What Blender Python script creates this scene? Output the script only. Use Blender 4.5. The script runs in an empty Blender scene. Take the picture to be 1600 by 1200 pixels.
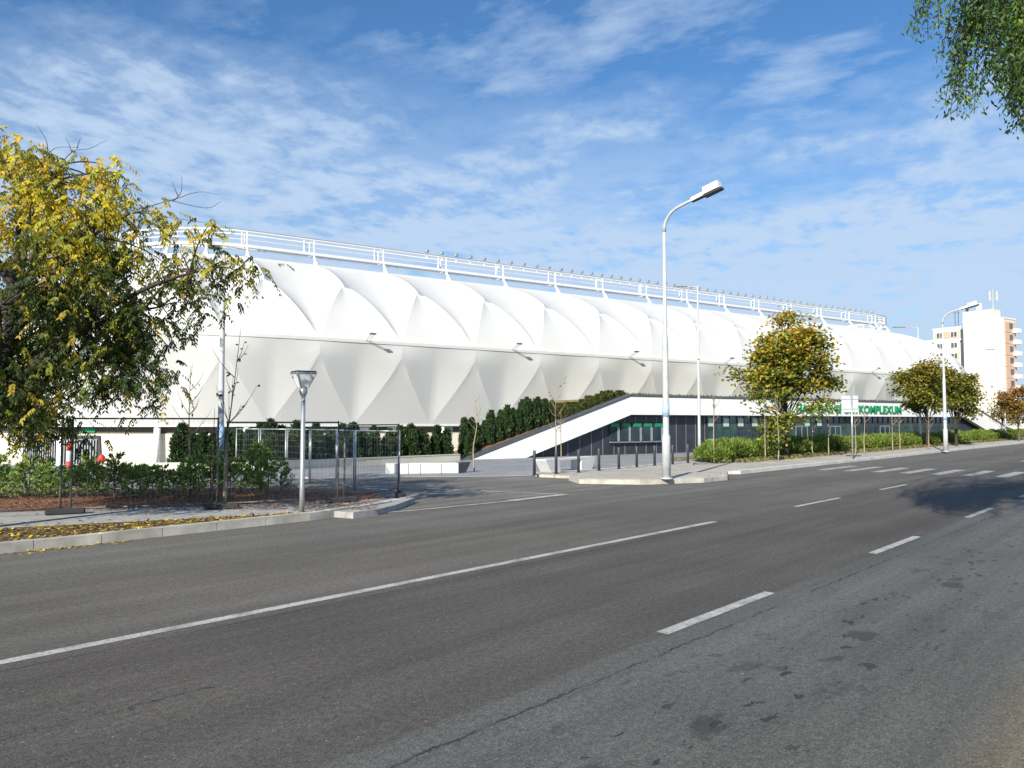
import bpy, math, random
import numpy as np
from mathutils import Vector, Matrix
random.seed(7); RNG = np.random.default_rng(11)
PI = math.pi
scene = bpy.context.scene
COL = scene.collection

# ------------------------------------------------------------------ frames
EYE = 2.0; F = 1210.0; PITCH = math.atan(60/F)
RD = Vector((0.673, 0.7396, 0)); RN = Vector((-0.7396, 0.673, 0))          # along the road / away from it
SU = Vector((0.834, 0.552, 0));  SN = Vector((-0.552, 0.834, 0))           # along the stadium / into it
def road(w, v, z=0.0): p = RD*w + RN*v; return Vector((p.x, p.y, z))
def stad(s, p, z=0.0): q = SU*s + SN*p; return Vector((q.x, q.y, z))
def to_road(P): return P.x*RD.x+P.y*RD.y, P.x*RN.x+P.y*RN.y
def to_stad(P): return P.x*SU.x+P.y*SU.y, P.x*SN.x+P.y*SN.y
def sst(a, b, x):
    t = min(1, max(0, (x-a)/(b-a))); return t*t*(3-2*t)
def gz(x, y):
    P = Vector((x, y)); w, v = to_road(P); s, p = to_stad(P)
    k = sst(17.5, 26, v)
    return k*(-0.9*sst(28, 52, p) - 0.9*sst(52, 78, p))
def ray(px, py):
    a = (px-800)/F; b = (600-py)/F
    return Vector((a, math.cos(PITCH)-b*math.sin(PITCH), math.sin(PITCH)+b*math.cos(PITCH)))
def gp(px, py, z=0.0):
    r = ray(px, py); t = (z-EYE)/r.z; return Vector((r.x*t, r.y*t, z))
def gt(px, py):                       # on the terrain
    r = ray(px, py); t = 5.0
    while t < 400:
        q = r*t
        if q.z+EYE <= gz(q.x, q.y): break
        t += 0.05
    return Vector((q.x, q.y, gz(q.x, q.y)))
def at(px, py, Y):
    r = ray(px, py); t = Y/r.y; return Vector((r.x*t, Y, EYE+r.z*t))

# ------------------------------------------------------------------ materials
def nt(name):
    m = bpy.data.materials.new(name); m.use_nodes = True
    n = m.node_tree; return m, n, n.nodes, n.links, n.nodes['Principled BSDF']
def mat(name, col, rough=0.6, metal=0.0, var=0.12, scale=3.0, bump=0.0, bscale=40.0, spec=0.5, detail=6):
    m, n, N, L, B = nt(name)
    B.inputs['Roughness'].default_value = rough; B.inputs['Metallic'].default_value = metal
    B.inputs['Specular IOR Level'].default_value = spec
    tc = N.new('ShaderNodeTexCoord')
    no = N.new('ShaderNodeTexNoise'); no.inputs['Scale'].default_value = scale; no.inputs['Detail'].default_value = detail
    L.new(tc.outputs['Object'], no.inputs['Vector'])
    r = N.new('ShaderNodeValToRGB')
    r.color_ramp.elements[0].position = 0.3; r.color_ramp.elements[1].position = 0.7
    r.color_ramp.elements[0].color = (*[c*(1-var) for c in col], 1); r.color_ramp.elements[1].color = (*[min(1, c*(1+var)) for c in col], 1)
    L.new(no.outputs['Fac'], r.inputs['Fac']); L.new(r.outputs['Color'], B.inputs['Base Color'])
    if bump:
        n2 = N.new('ShaderNodeTexNoise'); n2.inputs['Scale'].default_value = bscale; n2.inputs['Detail'].default_value = 4
        L.new(tc.outputs['Object'], n2.inputs['Vector'])
        b = N.new('ShaderNodeBump'); b.inputs['Strength'].default_value = bump; b.inputs['Distance'].default_value = 0.02
        L.new(n2.outputs['Fac'], b.inputs['Height']); L.new(b.outputs['Normal'], B.inputs['Normal'])
    return m
def leaf_mat(name, trans=0.35):
    m, n, N, L, B = nt(name)
    a = N.new('ShaderNodeAttribute'); a.attribute_name = 'col'
    L.new(a.outputs['Color'], B.inputs['Base Color']); B.inputs['Roughness'].default_value = 0.55
    B.inputs['Specular IOR Level'].default_value = 0.3
    t = N.new('ShaderNodeBsdfTranslucent'); L.new(a.outputs['Color'], t.inputs['Color'])
    x = N.new('ShaderNodeMixShader'); x.inputs[0].default_value = trans
    L.new(B.outputs[0], x.inputs[1]); L.new(t.outputs[0], x.inputs[2]); L.new(x.outputs[0], N['Material Output'].inputs['Surface'])
    return m
def nd(N, t, **k):
    x = N.new(t)
    for a, b in k.items(): setattr(x, a, b)
    return x
def mth(N, L, op, a, b=None, c=None):
    x = N.new('ShaderNodeMath'); x.operation = op
    for i, q in enumerate((a, b, c)):
        if q is None: continue
        if isinstance(q, (int, float)): x.inputs[i].default_value = q
        else: L.new(q, x.inputs[i])
    return x.outputs[0]
def mixc(N, L, f, a, b, mode='MIX'):
    x = N.new('ShaderNodeMix'); x.data_type = 'RGBA'; x.blend_type = mode
    for i, q in ((0, f), (6, a), (7, b)):
        if isinstance(q, (int, float)): x.inputs[i].default_value = q
        elif isinstance(q, tuple): x.inputs[i].default_value = (*q, 1)
        else: L.new(q, x.inputs[i])
    return x.outputs[2]
def ramp(N, L, f, stops):
    r = N.new('ShaderNodeValToRGB'); e = r.color_ramp.elements
    while len(e) < len(stops): e.new(0.5)
    for q, (p, c) in zip(e, stops):
        q.position = p; q.color = (*c, 1) if isinstance(c, tuple) else (c, c, c, 1)
    L.new(f, r.inputs['Fac']); return r.outputs['Color']
def noise(N, L, vec, scale, detail=4, rough=0.5, sc=None):
    if sc:
        mp = N.new('ShaderNodeMapping'); mp.inputs['Scale'].default_value = sc; L.new(vec, mp.inputs['Vector']); vec = mp.outputs[0]
    x = N.new('ShaderNodeTexNoise'); x.inputs['Scale'].default_value = scale; x.inputs['Detail'].default_value = detail
    x.inputs['Roughness'].default_value = rough; L.new(vec, x.inputs['Vector']); return x.outputs['Fac']

def asphalt(name, zones=True, k=1.0):
    m, n, N, L, B = nt(name)
    tc = N.new('ShaderNodeTexCoord'); V = tc.outputs['Object']
    sx = N.new('ShaderNodeSeparateXYZ'); L.new(V, sx.inputs[0]); w, v = sx.outputs[0], sx.outputs[1]
    wob = noise(N, L, V, 1.6, 4)
    vv = mth(N, L, 'ADD', v, mth(N, L, 'MULTIPLY', mth(N, L, 'SUBTRACT', wob, 0.5), 0.22))
    if zones:
        fac = mth(N, L, 'DIVIDE', vv, 16.0)
        e = 0.004
        col = ramp(N, L, fac, [(0.0, (0.17*k, 0.148*k, 0.112*k)), (1.0/16, (0.172*k, 0.150*k, 0.112*k)), (1.3/16, (0.108*k, 0.111*k, 0.107*k)),
                               (3.86/16, (0.103*k, 0.108*k, 0.107*k)), (3.9/16+e*.5, (0.085*k, 0.081*k, 0.077*k)), (7.35/16, (0.088*k, 0.083*k, 0.078*k)),
                               (7.9/16, (0.112*k, 0.108*k, 0.100*k)), (10.6/16, (0.105*k, 0.101*k, 0.094*k)), (11.6/16, (0.120*k, 0.121*k, 0.114*k)), (13.9/16, (0.125*k, 0.122*k, 0.112*k))])
    else:
        col = ramp(N, L, noise(N, L, V, 0.35, 5), [(0.3, (0.105*k, 0.103*k, 0.098*k)), (0.7, (0.15*k, 0.147*k, 0.138*k))])
    st = noise(N, L, V, 1.0, 6, 0.6, (0.10, 1.7, 1))
    col = mixc(N, L, 0.75, col, ramp(N, L, st, [(0.3, 0.66), (0.7, 1.3)]), 'MULTIPLY')
    bl = noise(N, L, V, 0.55, 5, 0.6)
    col = mixc(N, L, 0.6, col, ramp(N, L, bl, [(0.3, 0.82), (0.7, 1.16)]), 'MULTIPLY')
    sp = noise(N, L, V, 55, 5, 0.75)
    col = mixc(N, L, 0.95, col, ramp(N, L, sp, [(0.32, 0.42), (0.5, 0.97), (0.68, 1.75)]), 'MULTIPLY')
    col = mixc(N, L, 0.9, col, ramp(N, L, noise(N, L, V, 17, 4, 0.7), [(0.34, 0.72), (0.66, 1.28)]), 'MULTIPLY')
    col = mixc(N, L, 1.0, col, (1.08, 1.02, 0.93), 'MULTIPLY')
    # pale chips of stone
    vo = N.new('ShaderNodeTexVoronoi'); vo.inputs['Scale'].default_value = 15; L.new(V, vo.inputs['Vector'])
    chip = mth(N, L, 'MULTIPLY', mth(N, L, 'LESS_THAN', vo.outputs['Distance'], 0.13), mth(N, L, 'GREATER_THAN', noise(N, L, V, 6, 3), 0.56))
    col = mixc(N, L, mth(N, L, 'MULTIPLY', chip, 0.6), col, (0.34, 0.33, 0.30))
    if zones:
        # oil stains in the parking lane, in a row along the lane
        band = mth(N, L, 'SMOOTH_MIN', mth(N, L, 'SUBTRACT', 1.0, mth(N, L, 'MULTIPLY', mth(N, L, 'ABSOLUTE', mth(N, L, 'SUBTRACT', v, 2.55)), 0.85)), 1.0, 0.1)
        band = mth(N, L, 'MAXIMUM', band, 0.0)
        s1 = noise(N, L, V, 1.7, 4, 0.55, (0.9, 1.5, 1))
        big = mth(N, L, 'MULTIPLY', ramp(N, L, s1, [(0.59, 0.0), (0.64, 1.0)]), band)
        s2 = noise(N, L, V, 5.5, 3, 0.6, (0.55, 1.2, 1))
        small = mth(N, L, 'MULTIPLY', ramp(N, L, s2, [(0.63, 0.0), (0.655, 1.0)]), band)
        stain = mth(N, L, 'MINIMUM', mth(N, L, 'ADD', mth(N, L, 'MULTIPLY', big, 0.6), small), 0.85)
        col = mixc(N, L, stain, col, (0.030, 0.030, 0.028))
        # seam between the two surfacings and an old crack
        cr = noise(N, L, V, 5.0, 5, 0.7)
        for (v0, am, wd, lo, hi) in ((3.62, 0.16, 0.012, -3, 60), (5.72, 0.5, 0.018, 0.4, 2.9), (7.30, 0.10, 0.010, -40, 14)):
            d = mth(N, L, 'ABSOLUTE', mth(N, L, 'SUBTRACT', mth(N, L, 'ADD', v, mth(N, L, 'MULTIPLY', mth(N, L, 'SUBTRACT', cr, 0.5), am)), v0))
            f = mth(N, L, 'LESS_THAN', d, wd)
            f = mth(N, L, 'MULTIPLY', f, mth(N, L, 'MULTIPLY', mth(N, L, 'GREATER_THAN', w, lo), mth(N, L, 'LESS_THAN', w, hi)))
            f = mth(N, L, 'MULTIPLY', f, ramp(N, L, noise(N, L, V, 1.7, 4), [(0.36, 0.0), (0.5, 1.0)]))
            col = mixc(N, L, mth(N, L, 'MULTIPLY', f, 0.75), col, (0.025, 0.025, 0.024))
    L.new(col, B.inputs['Base Color']); B.inputs['Roughness'].default_value = 0.85; B.inputs['Specular IOR Level'].default_value = 0.25
    b = N.new('ShaderNodeBump'); b.inputs['Strength'].default_value = 0.8; b.inputs['Distance'].default_value = 0.012
    L.new(noise(N, L, V, 90, 4, 0.7), b.inputs['Height']); L.new(b.outputs['Normal'], B.inputs['Normal'])
    return m
def worn_paint(name, col=(0.50, 0.49, 0.45), thr=0.45):
    m, n, N, L, B = nt(name)
    V = N.new('ShaderNodeTexCoord').outputs['Object']
    f = mth(N, L, 'MULTIPLY', ramp(N, L, noise(N, L, V, 30, 5, 0.75), [(thr-0.09, 0.0), (thr+0.03, 1.0)]), ramp(N, L, noise(N, L, V, 3, 4, 0.6), [(0.3, 0.35), (0.55, 1.0)]))
    L.new(mixc(N, L, f, (0.13, 0.125, 0.115), col), B.inputs['Base Color']); B.inputs['Roughness'].default_value = 0.7
    return m
def pavers(name, c1, c2, mortar, sc=1.0, bw=0.4, rh=0.2):
    m, n, N, L, B = nt(name)
    V = N.new('ShaderNodeTexCoord').outputs['Object']
    br = N.new('ShaderNodeTexBrick'); br.inputs['Scale'].default_value = sc; br.inputs['Brick Width'].default_value = bw; br.inputs['Row Height'].default_value = rh
    br.inputs['Mortar Size'].default_value = 0.008; br.inputs['Color1'].default_value = (*c1, 1); br.inputs['Color2'].default_value = (*c2, 1); br.inputs['Mortar'].default_value = (*mortar, 1)
    L.new(V, br.inputs['Vector'])
    c = mixc(N, L, 0.8, br.outputs['Color'], ramp(N, L, noise(N, L, V, 0.5, 6, 0.65), [(0.3, 0.78), (0.7, 1.15)]), 'MULTIPLY')
    L.new(c, B.inputs['Base Color']); B.inputs['Roughness'].default_value = 0.85; B.inputs['Specular IOR Level'].default_value = 0.2
    return m
def membrane(name):
    m, n, N, L, B = nt(name)
    V = N.new('ShaderNodeTexCoord').outputs['Object']
    c = mixc(N, L, 1.0, (0.645, 0.637, 0.608), ramp(N, L, noise(N, L, V, 0.25, 6, 0.65, (1, 1, 0.35)), [(0.3, 0.95), (0.7, 1.02)]), 'MULTIPLY')
    L.new(c, B.inputs['Base Color']); B.inputs['Roughness'].default_value = 0.55; B.inputs['Specular IOR Level'].default_value = 0.3
    return m
def glass(name, tint=(0.02, 0.035, 0.045)):
    m, n, N, L, B = nt(name)
    V = N.new('ShaderNodeTexCoord').outputs['Object']
    L.new(ramp(N, L, noise(N, L, V, 0.35, 3), [(0.35, tint), (0.7, tuple(c*2.2 for c in tint))]), B.inputs['Base Color'])
    B.inputs['Roughness'].default_value = 0.05; B.inputs['Specular IOR Level'].default_value = 0.8
    return m

M = dict(
    road=asphalt('worn_road_asphalt', True, 1.13), drive=asphalt('grey_drive_asphalt', False, 1.3),
    paint=worn_paint('worn_white_road_paint'), paint2=worn_paint('faint_white_road_paint', (0.46, 0.45, 0.42), 0.47), concrete=mat('kerb_concrete', (0.46, 0.43, 0.37), 0.85, var=0.34, scale=2.2, bump=0.25, bscale=50),
    kerb_line=mat('pale_concrete_edge', (0.6, 0.58, 0.53), 0.8, var=0.15, scale=2),
    plaza=pavers('plaza_pavers', (0.27, 0.27, 0.265), (0.33, 0.33, 0.325), (0.2, 0.2, 0.2)),
    pave=pavers('pale_pavement_pavers', (0.45, 0.41, 0.34), (0.54, 0.49, 0.40), (0.33, 0.29, 0.24), 1.0, 0.2, 0.1),
    walk=mat('compacted_gravel_walk', (0.36, 0.35, 0.33), 0.9, var=0.22, scale=6, bump=0.5, bscale=60),
    mulch=mat('bark_mulch', (0.22, 0.10, 0.05), 0.95, var=0.55, scale=14, bump=1.0, bscale=30),
    soil=mat('verge_soil', (0.10, 0.075, 0.045), 0.95, var=0.5, scale=8, bump=0.9, bscale=25),
    dust=mat('dusty_gravel_verge', (0.21, 0.19, 0.16), 0.95, var=0.3, scale=9, bump=0.6, bscale=60),
    ground=mat('field_grass_ground', (0.075, 0.095, 0.03), 0.95, var=0.4, scale=0.3),
    bed=mat('dry_grass_bed', (0.17, 0.14, 0.06), 0.95, var=0.4, scale=3, bump=0.8, bscale=20),
    membrane=membrane('white_tensile_membrane'), white=mat('white_painted_steel', (0.70, 0.70, 0.69), 0.4, var=0.03),
    stucco=mat('white_render', (0.80, 0.79, 0.765), 0.75, var=0.035, scale=0.6), cream=mat('cream_rendered_wall', (0.74, 0.68, 0.54), 0.8, var=0.07, scale=0.5),
    galv=mat('galvanised_steel', (0.46, 0.48, 0.49), 0.42, 0.6, var=0.12, scale=6), lampgrey=mat('pale_grey_painted_pole', (0.46, 0.475, 0.47), 0.5, var=0.12, scale=4),
    shadesteel=mat('tree_shaded_galvanised_steel', (0.13, 0.125, 0.12), 0.6, 0.3, var=0.3, scale=8),  # galvanised steel darkened, the tree's shade is put into its colour
    dark=mat('dark_grey_metal', (0.055, 0.06, 0.068), 0.5, 0.3, var=0.15), steel=mat('dark_brown_wall_shade', (0.09, 0.075, 0.06), 0.7),  # 'steel' entry is the brown of the painted shade band under the shell
    navy=mat('dark_slate_cladding', (0.040, 0.047, 0.062), 0.42, 0.2, var=0.2, scale=0.8), seam=mat('aluminium_seam', (0.34, 0.35, 0.37), 0.4, 0.5),
    glass=glass('dark_glazing'), glass2=glass('greenish_glazing', (0.03, 0.06, 0.06)), lens=mat('lamp_lens', (0.78, 0.80, 0.80), 0.12, 0.0, var=0.05),
    green=mat('green_sign_letters', (0.004, 0.25, 0.10), 0.45, var=0.04), poster=mat('pale_green_poster', (0.42, 0.55, 0.46), 0.5, var=0.1, scale=1.5),
    coping=mat('grey_metal_coping', (0.13, 0.14, 0.155), 0.45, 0.4), blue=mat('light_blue_paint_band', (0.36, 0.52, 0.72), 0.6, var=0.2, scale=8),
    bark=mat('grey_brown_bark', (0.11, 0.085, 0.06), 0.9, var=0.35, scale=12, bump=0.8, bscale=25), bark2=mat('pale_sapling_bark', (0.33, 0.26, 0.17), 0.85, var=0.25, scale=12),
    darkbark=mat('dark_bark', (0.045, 0.036, 0.028), 0.9, var=0.3, scale=10, bump=0.8, bscale=25),
    rubber=mat('black_rubber_block', (0.03, 0.03, 0.032), 0.8, var=0.2), red=mat('red_painted_metal', (0.62, 0.05, 0.03), 0.45, var=0.08),
    flat=mat('cream_panel_facade', (0.72, 0.665, 0.58), 0.8, var=0.04, scale=0.1), orange=mat('salmon_panel', (0.66, 0.42, 0.30), 0.8, var=0.06),
    pane=glass('apartment_window_glass', (0.06, 0.065, 0.07)), signback=mat('bare_aluminium_sign_back', (0.50, 0.53, 0.56), 0.45, 0.35, var=0.06),
    leaf=leaf_mat('autumn_leaf', 0.24), needle=leaf_mat('evergreen_spray', 0.22), litter=leaf_mat('fallen_leaf', 0.1),
    brick=mat('pale_concrete_bench', (0.66, 0.65, 0.62), 0.75, var=0.06, scale=1.2),
)

# ------------------------------------------------------------------ mesh helpers
class MB:
    def __init__(s): s.v = []; s.f = []
    def add(s, vs, fs):
        o = len(s.v); s.v += [tuple(v) for v in vs]; s.f += [tuple(i+o for i in f) for f in fs]; return s
    def box(s, c, d, rz=0.0, bev=0.0):
        x, y, z = [q/2 for q in d]; cr, sr = math.cos(rz), math.sin(rz)
        if bev:
            b = bev; ring = [(-x+b, -y), (x-b, -y), (x, -y+b), (x, y-b), (x-b, y), (-x+b, y), (-x, y-b), (-x, -y+b)]
            k = 1-b/max(x, 1e-6)
            ki = [(px*(1-b/x), py*(1-b/y)) for px, py in ring]
            L = [(ki, -z), (ring, -z+b), (ring, z-b), (ki, z)]; vs = []
            for rr, zz in L:
                for px, py in rr: vs.append((c[0]+px*cr-py*sr, c[1]+px*sr+py*cr, c[2]+zz))
            fs = [tuple(range(7, -1, -1)), tuple(range(24, 32))]
            for j in range(3):
                for i in range(8): fs.append((j*8+i, j*8+(i+1) % 8, j*8+8+(i+1) % 8, j*8+8+i))
            return s.add(vs, fs)
        vs = []
        for dz in (-z, z):
            for dx, dy in ((-x, -y), (x, -y), (x, y), (-x, y)): vs.append((c[0]+dx*cr-dy*sr, c[1]+dx*sr+dy*cr, c[2]+dz))
        return s.add(vs, [(3, 2, 1, 0), (4, 5, 6, 7), (0, 1, 5, 4), (1, 2, 6, 5), (2, 3, 7, 6), (3, 0, 4, 7)])
    def tube(s, pts, rad, n=8, cap=True):
        pts = [Vector(p) for p in pts]; k = len(pts)
        if isinstance(rad, (int, float)): rad = [rad]*k
        vs = []; prev = None
        for i, p in enumerate(pts):
            t = (pts[min(i+1, k-1)]-pts[max(i-1, 0)]).normalized()
            if prev is None: a = t.orthogonal().normalized()
            else:
                a = prev - t*prev.dot(t); a = a.normalized() if a.length > 1e-6 else t.orthogonal().normalized()
            prev = a; b = t.cross(a)
            for j in range(n):
                q = 2*PI*j/n; vs.append(p+(a*math.cos(q)+b*math.sin(q))*rad[i])
        fs = [(i*n+j, i*n+(j+1) % n, (i+1)*n+(j+1) % n, (i+1)*n+j) for i in range(k-1) for j in range(n)]
        if cap: fs += [tuple(range(n-1, -1, -1)), tuple(range((k-1)*n, k*n))]
        return s.add(vs, fs)
    def prism(s, poly, z0, z1):
        n = len(poly)
        vs = [(p[0], p[1], z0) for p in poly]+[(p[0], p[1], z1) for p in poly]
        return s.add(vs, [tuple(range(n-1, -1, -1)), tuple(range(n, 2*n))]+[(i, (i+1) % n, n+(i+1) % n, n+i) for i in range(n)])
    def extrude(s, poly, d):               # any planar polygon of Vectors pushed by vector d
        n = len(poly); vs = [Vector(p) for p in poly]+[Vector(p)+d for p in poly]
        return s.add(vs, [tuple(range(n-1, -1, -1)), tuple(range(n, 2*n))]+[(i, (i+1) % n, n+(i+1) % n, n+i) for i in range(n)])
    def build(s, name, m, parent=None, loc=None, smooth=False, rz=0.0):
        me = bpy.data.meshes.new(name); me.from_pydata(s.v, [], s.f); me.update()
        import bmesh
        b = bmesh.new(); b.from_mesh(me); bmesh.ops.recalc_face_normals(b, faces=b.faces); b.to_mesh(me); b.free()
        return link(name, me, m, parent, loc, smooth, rz)
def link(name, me, m, parent=None, loc=None, smooth=False, rz=0.0):
    if m: me.materials.append(m)
    if smooth: me.polygons.foreach_set('use_smooth', [True]*len(me.polygons))
    o = bpy.data.objects.new(name, me); COL.objects.link(o)
    if parent: o.parent = parent
    if loc is not None: o.location = loc
    o.rotation_euler.z = rz
    return o
def tag(o, label=None, cat=None, group=None, kind=None):
    if label: o['label'] = label
    if cat: o['category'] = cat
    if group: o['group'] = group
    if kind: o['kind'] = kind
    return o
def thing(name, loc, label, cat, group=None, rz=0.0, scale=None):
    o = bpy.data.objects.new(name, None); COL.objects.link(o); o.location = loc; o.rotation_euler.z = rz; o.empty_display_size = 0.3
    if scale: o.scale = scale
    return tag(o, label, cat, group)
def dup(o, parent=None, loc=None, rz=None, scale=None, label=None):
    c = o.copy(); COL.objects.link(c); c.parent = parent
    if loc is not None: c.location = loc
    if rz is not None: c.rotation_euler.z = rz
    if scale is not None: c.scale = scale
    if label: c['label'] = label
    for ch in list(o.children): dup(ch, c)
    return c
def smooth_path(pts, n=6):
    P = [Vector(p) for p in pts]; P = [P[0]*2-P[1]]+P+[P[-1]*2-P[-2]]; out = []
    for i in range(1, len(P)-2):
        for k in range(n):
            t = k/n; a, b, c, d = P[i-1:i+3]
            out.append(0.5*((2*b)+(c-a)*t+(2*a-5*b+4*c-d)*t*t+(3*b-a-3*c+d)*t**3))
    out.append(P[-2]); return out
def leaves_mesh(name, C, D, Nn, Ln, Wd, colr, m, parent, fold=0.0):
    """C centres (base), D direction, Nn side vector: each leaf a kite of four points"""
    C = np.asarray(C, float); D = np.asarray(D, float); Nn = np.asarray(Nn, float); n = len(C)
    D /= np.linalg.norm(D, axis=1, keepdims=True)+1e-9
    S = np.cross(D, Nn); S /= np.linalg.norm(S, axis=1, keepdims=True)+1e-9
    Ln = np.asarray(Ln)[:, None]; Wd = np.asarray(Wd)[:, None]
    mid = C+D*Ln*0.45
    V = np.stack([C, mid+S*Wd/2, C+D*Ln, mid-S*Wd/2], 1).reshape(-1, 3)
    me = bpy.data.meshes.new(name); me.vertices.add(4*n); me.vertices.foreach_set('co', V.astype(np.float32).ravel())
    me.loops.add(4*n); me.loops.foreach_set('vertex_index', np.arange(4*n, dtype=np.int32))
    me.polygons.add(n); me.polygons.foreach_set('loop_start', np.arange(0, 4*n, 4, dtype=np.int32))
    me.update(calc_edges=True)
    a = me.attributes.new('col', 'FLOAT_COLOR', 'POINT')
    cc = np.concatenate([np.asarray(colr), np.ones((n, 1))], 1); a.data.foreach_set('color', np.repeat(cc, 4, 0).astype(np.float32).ravel())
    return link(name, me, m, parent)
def rdir(n):
    v = RNG.normal(size=(n, 3)); return v/np.linalg.norm(v, axis=1, keepdims=True)
def pick(cols, n, p=None, j=0.2):
    c = np.asarray(cols)[RNG.choice(len(cols), n, p=p)]; return np.clip(c*(1+RNG.normal(0, j, (n, 1))), 0.004, 1)

# ------------------------------------------------------------------ ground, roads, paving
def grid_sheet(name, m, ws, vs, off, kind='structure', keep=None):
    b = MB(); idx = {}
    for i, w in enumerate(ws):
        for j, v in enumerate(vs):
            P = road(w, v); idx[i, j] = len(b.v); b.v.append((w, v, gz(P.x, P.y)+off))
    for i in range(len(ws)-1):
        for j in range(len(vs)-1):
            if keep and not keep((ws[i]+ws[i+1])/2, (vs[j]+vs[j+1])/2): continue
            b.f.append((idx[i, j], idx[i+1, j], idx[i+1, j+1], idx[i, j+1]))
    o = b.build(name, m, None, None, True, ROT); return tag(o, kind=kind)
ROT = math.atan2(RD.y, RD.x)
far = [-3000, -1200, -500, -250, -150]
ws = far+list(range(-110, 180, 3))+[190, 230, 300, 500, 1200, 3500]
vs = [-2500, -800, -250, -80, -30, -10, 0, 8]+list(np.arange(16, 130, 2.0))+[140, 180, 260, 500, 1200, 3000]
grid_sheet('ground', M['ground'], ws, vs, -0.03)
def sheet(name, m, poly, z0, z1=None, kind='structure'):      # flat slab from world polygon, stored in road-aligned local space
    b = MB(); q = [to_road(p) for p in poly]
    if z1 is None: b.add([(a, c, z0) for a, c in q], [tuple(range(len(q)))])
    else: b.prism(q, z0, z1)
    return tag(b.build(name, m, None, None, False, ROT), kind=kind)
sheet('road', M['road'], [road(-150, 0.3), road(320, 0.3), road(320, 13.75), road(-150, 13.75)], 0.0)
grid_sheet('plaza', M['plaza'], list(range(-90, 100, 3)), list(np.arange(16, 106, 2.0)), -0.005,
           keep=lambda w, v: v > 17.5 and not (w > 37 and v < 21))
sheet('driveway', M['drive'], [road(9.5, 13.75), gp(430, 775), gp(300, 772), gp(300, 752), gp(640, 745.5), gp(835, 742.5), gp(1140, 738), road(26.3, 13.75)], 0.004)
# pavement on the right of the driveway, raised behind a kerb
pk0 = gp(1140, 744.5); w0 = to_road(pk0)[0]
sheet('pavement', M['pave'], [road(w0-1.5, 14.0), road(320, 14.0), road(320, 16.6), road(40, 16.6), gp(1083, 727, .1), gp(1083, 722.5, .1), gp(960, 733, .1), gp(837, 741, .1), gp(880, 743, .1)], 0.0, 0.10)
sheet('pavement_kerb', M['kerb_line'], [road(w0+1.5, 13.72), road(320, 13.72), road(320, 14.0), road(w0+1.0, 14.0)], 0.0, 0.13)
isl = [gp(889, 751, 0.0), gp(905, 756, 0), gp(1000, 757.5, 0.0), gp(1100, 754, 0.0), gp(1137, 750, 0.0), gp(1135, 743.5, 0), gp(1010, 745.5, 0), gp(895, 747, 0.0)]
def inset(poly, d):
    c = sum(poly, Vector())/len(poly); return [p+(c-p).normalized()*d for p in poly]
sheet('traffic_island_kerb', M['concrete'], isl, 0.0, 0.15)
sheet('traffic_island', M['pave'], inset(isl, 0.25), 0.10, 0.162)
# planting bed at the right
sheet('planting_bed', M['bed'], [road(34.5, 16.6), road(320, 16.6), road(320, 22), road(36.5, 22), gp(1083, 717, .1)], 0.0, 0.09)
# left side of the road
Z = 0.13
kw1 = to_road(gp(552, 800, Z))[0]
walk_edge = [gp(-500, 850, Z), gp(0, 824, Z), gp(200, 814, Z), gp(400, 805.5, Z), gp(520, 798.5, Z)]
bed_edge = [gp(-500, 818, Z), gp(0, 801, Z), gp(345, 789, Z), gp(535, 782, Z), gp(600, 779, Z)]
corner = [gp(552, 800.5, Z), gp(590, 795.5, Z), gp(618, 789, Z), gp(648, 778, Z)]
sheet('mulch_bed', M['mulch'], bed_edge+[gp(575, 768, Z), gp(420, 763, Z), gp(0, 766, Z), gp(-500, 770, Z)], 0.0, Z+0.02)
sheet('footpath', M['walk'], walk_edge+corner+list(reversed(bed_edge)), 0.0, Z)
verge_poly = [road(-40, 13.9)]+[road(kw1-0.6, 13.9)]+list(reversed(walk_edge))
sheet('verge', M['soil'], verge_poly, 0.0, Z-0.01)
kp = [road(w, 13.75) for w in np.arange(-40, kw1, 1.0)]
kb = MB()
kend = smooth_path([kp[-3], kp[-1], gp(588, 798, 0.0), gp(620, 790.5, 0.0), gp(655, 778, 0.0)], 4)[4:]; path = kp[:-1]+kend
q = [Vector((*to_road(p), 0)) for p in path]; outer = []; inner = []
for i, p in enumerate(q):
    t = (q[min(i+1, len(q)-1)]-q[max(0, i-1)]).normalized(); nn = Vector((-t.y, t.x, 0)); outer.append(p); inner.append(p+nn*0.17)
for i in range(len(q)-1):                                     # kerb stones with open joints
    a, b_, c, d = outer[i], outer[i+1], inner[i+1], inner[i]; g = (b_-a).normalized()*0.006
    h0 = 0.16 if i < len(q)-7 else 0.16-0.014*(i-len(q)+7)
    kb.prism([a+g, b_-g, c-g, d+g], -0.02, h0+random.uniform(-.006, .006))
tag(kb.build('kerb', M['concrete'], None, None, False, ROT), kind='structure')
# road paint
def strip(name, w0, w1, v0, v1, m, z=0.004): return sheet(name, m, [road(w0, v0), road(w1, v0), road(w1, v1), road(w0, v1)], z)
wc = to_road(gp(1127, 816))[0]
strip('centre_line', -60, wc, 7.50, 7.64, M['paint'])
for a, b_ in ((1245, 1313), (1372, 1412)):
    for_y = lambda x: 1020-0.181*x
    wa = to_road(gp(a, 792 if a == 1245 else 765))[0]; wb = to_road(gp(b_, 778 if a == 1245 else 757))[0]
    strip('centre_dash', wa, wb, 7.42, 7.55, M['paint'])
for k in range(4): strip('centre_dash', 47+9*k, 50+9*k, 7.45, 7.58, M['paint'])
wl0 = to_road(gp(1022, 987))[0]; wl1 = to_road(gp(1198, 925))[0]
for k in range(0, 12):
    strip('lane_dash', wl0+k*6.05, wl1+k*6.05 - (0.0), 3.90, 4.03, M['paint'] if k != 1 else M['paint'])
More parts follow.
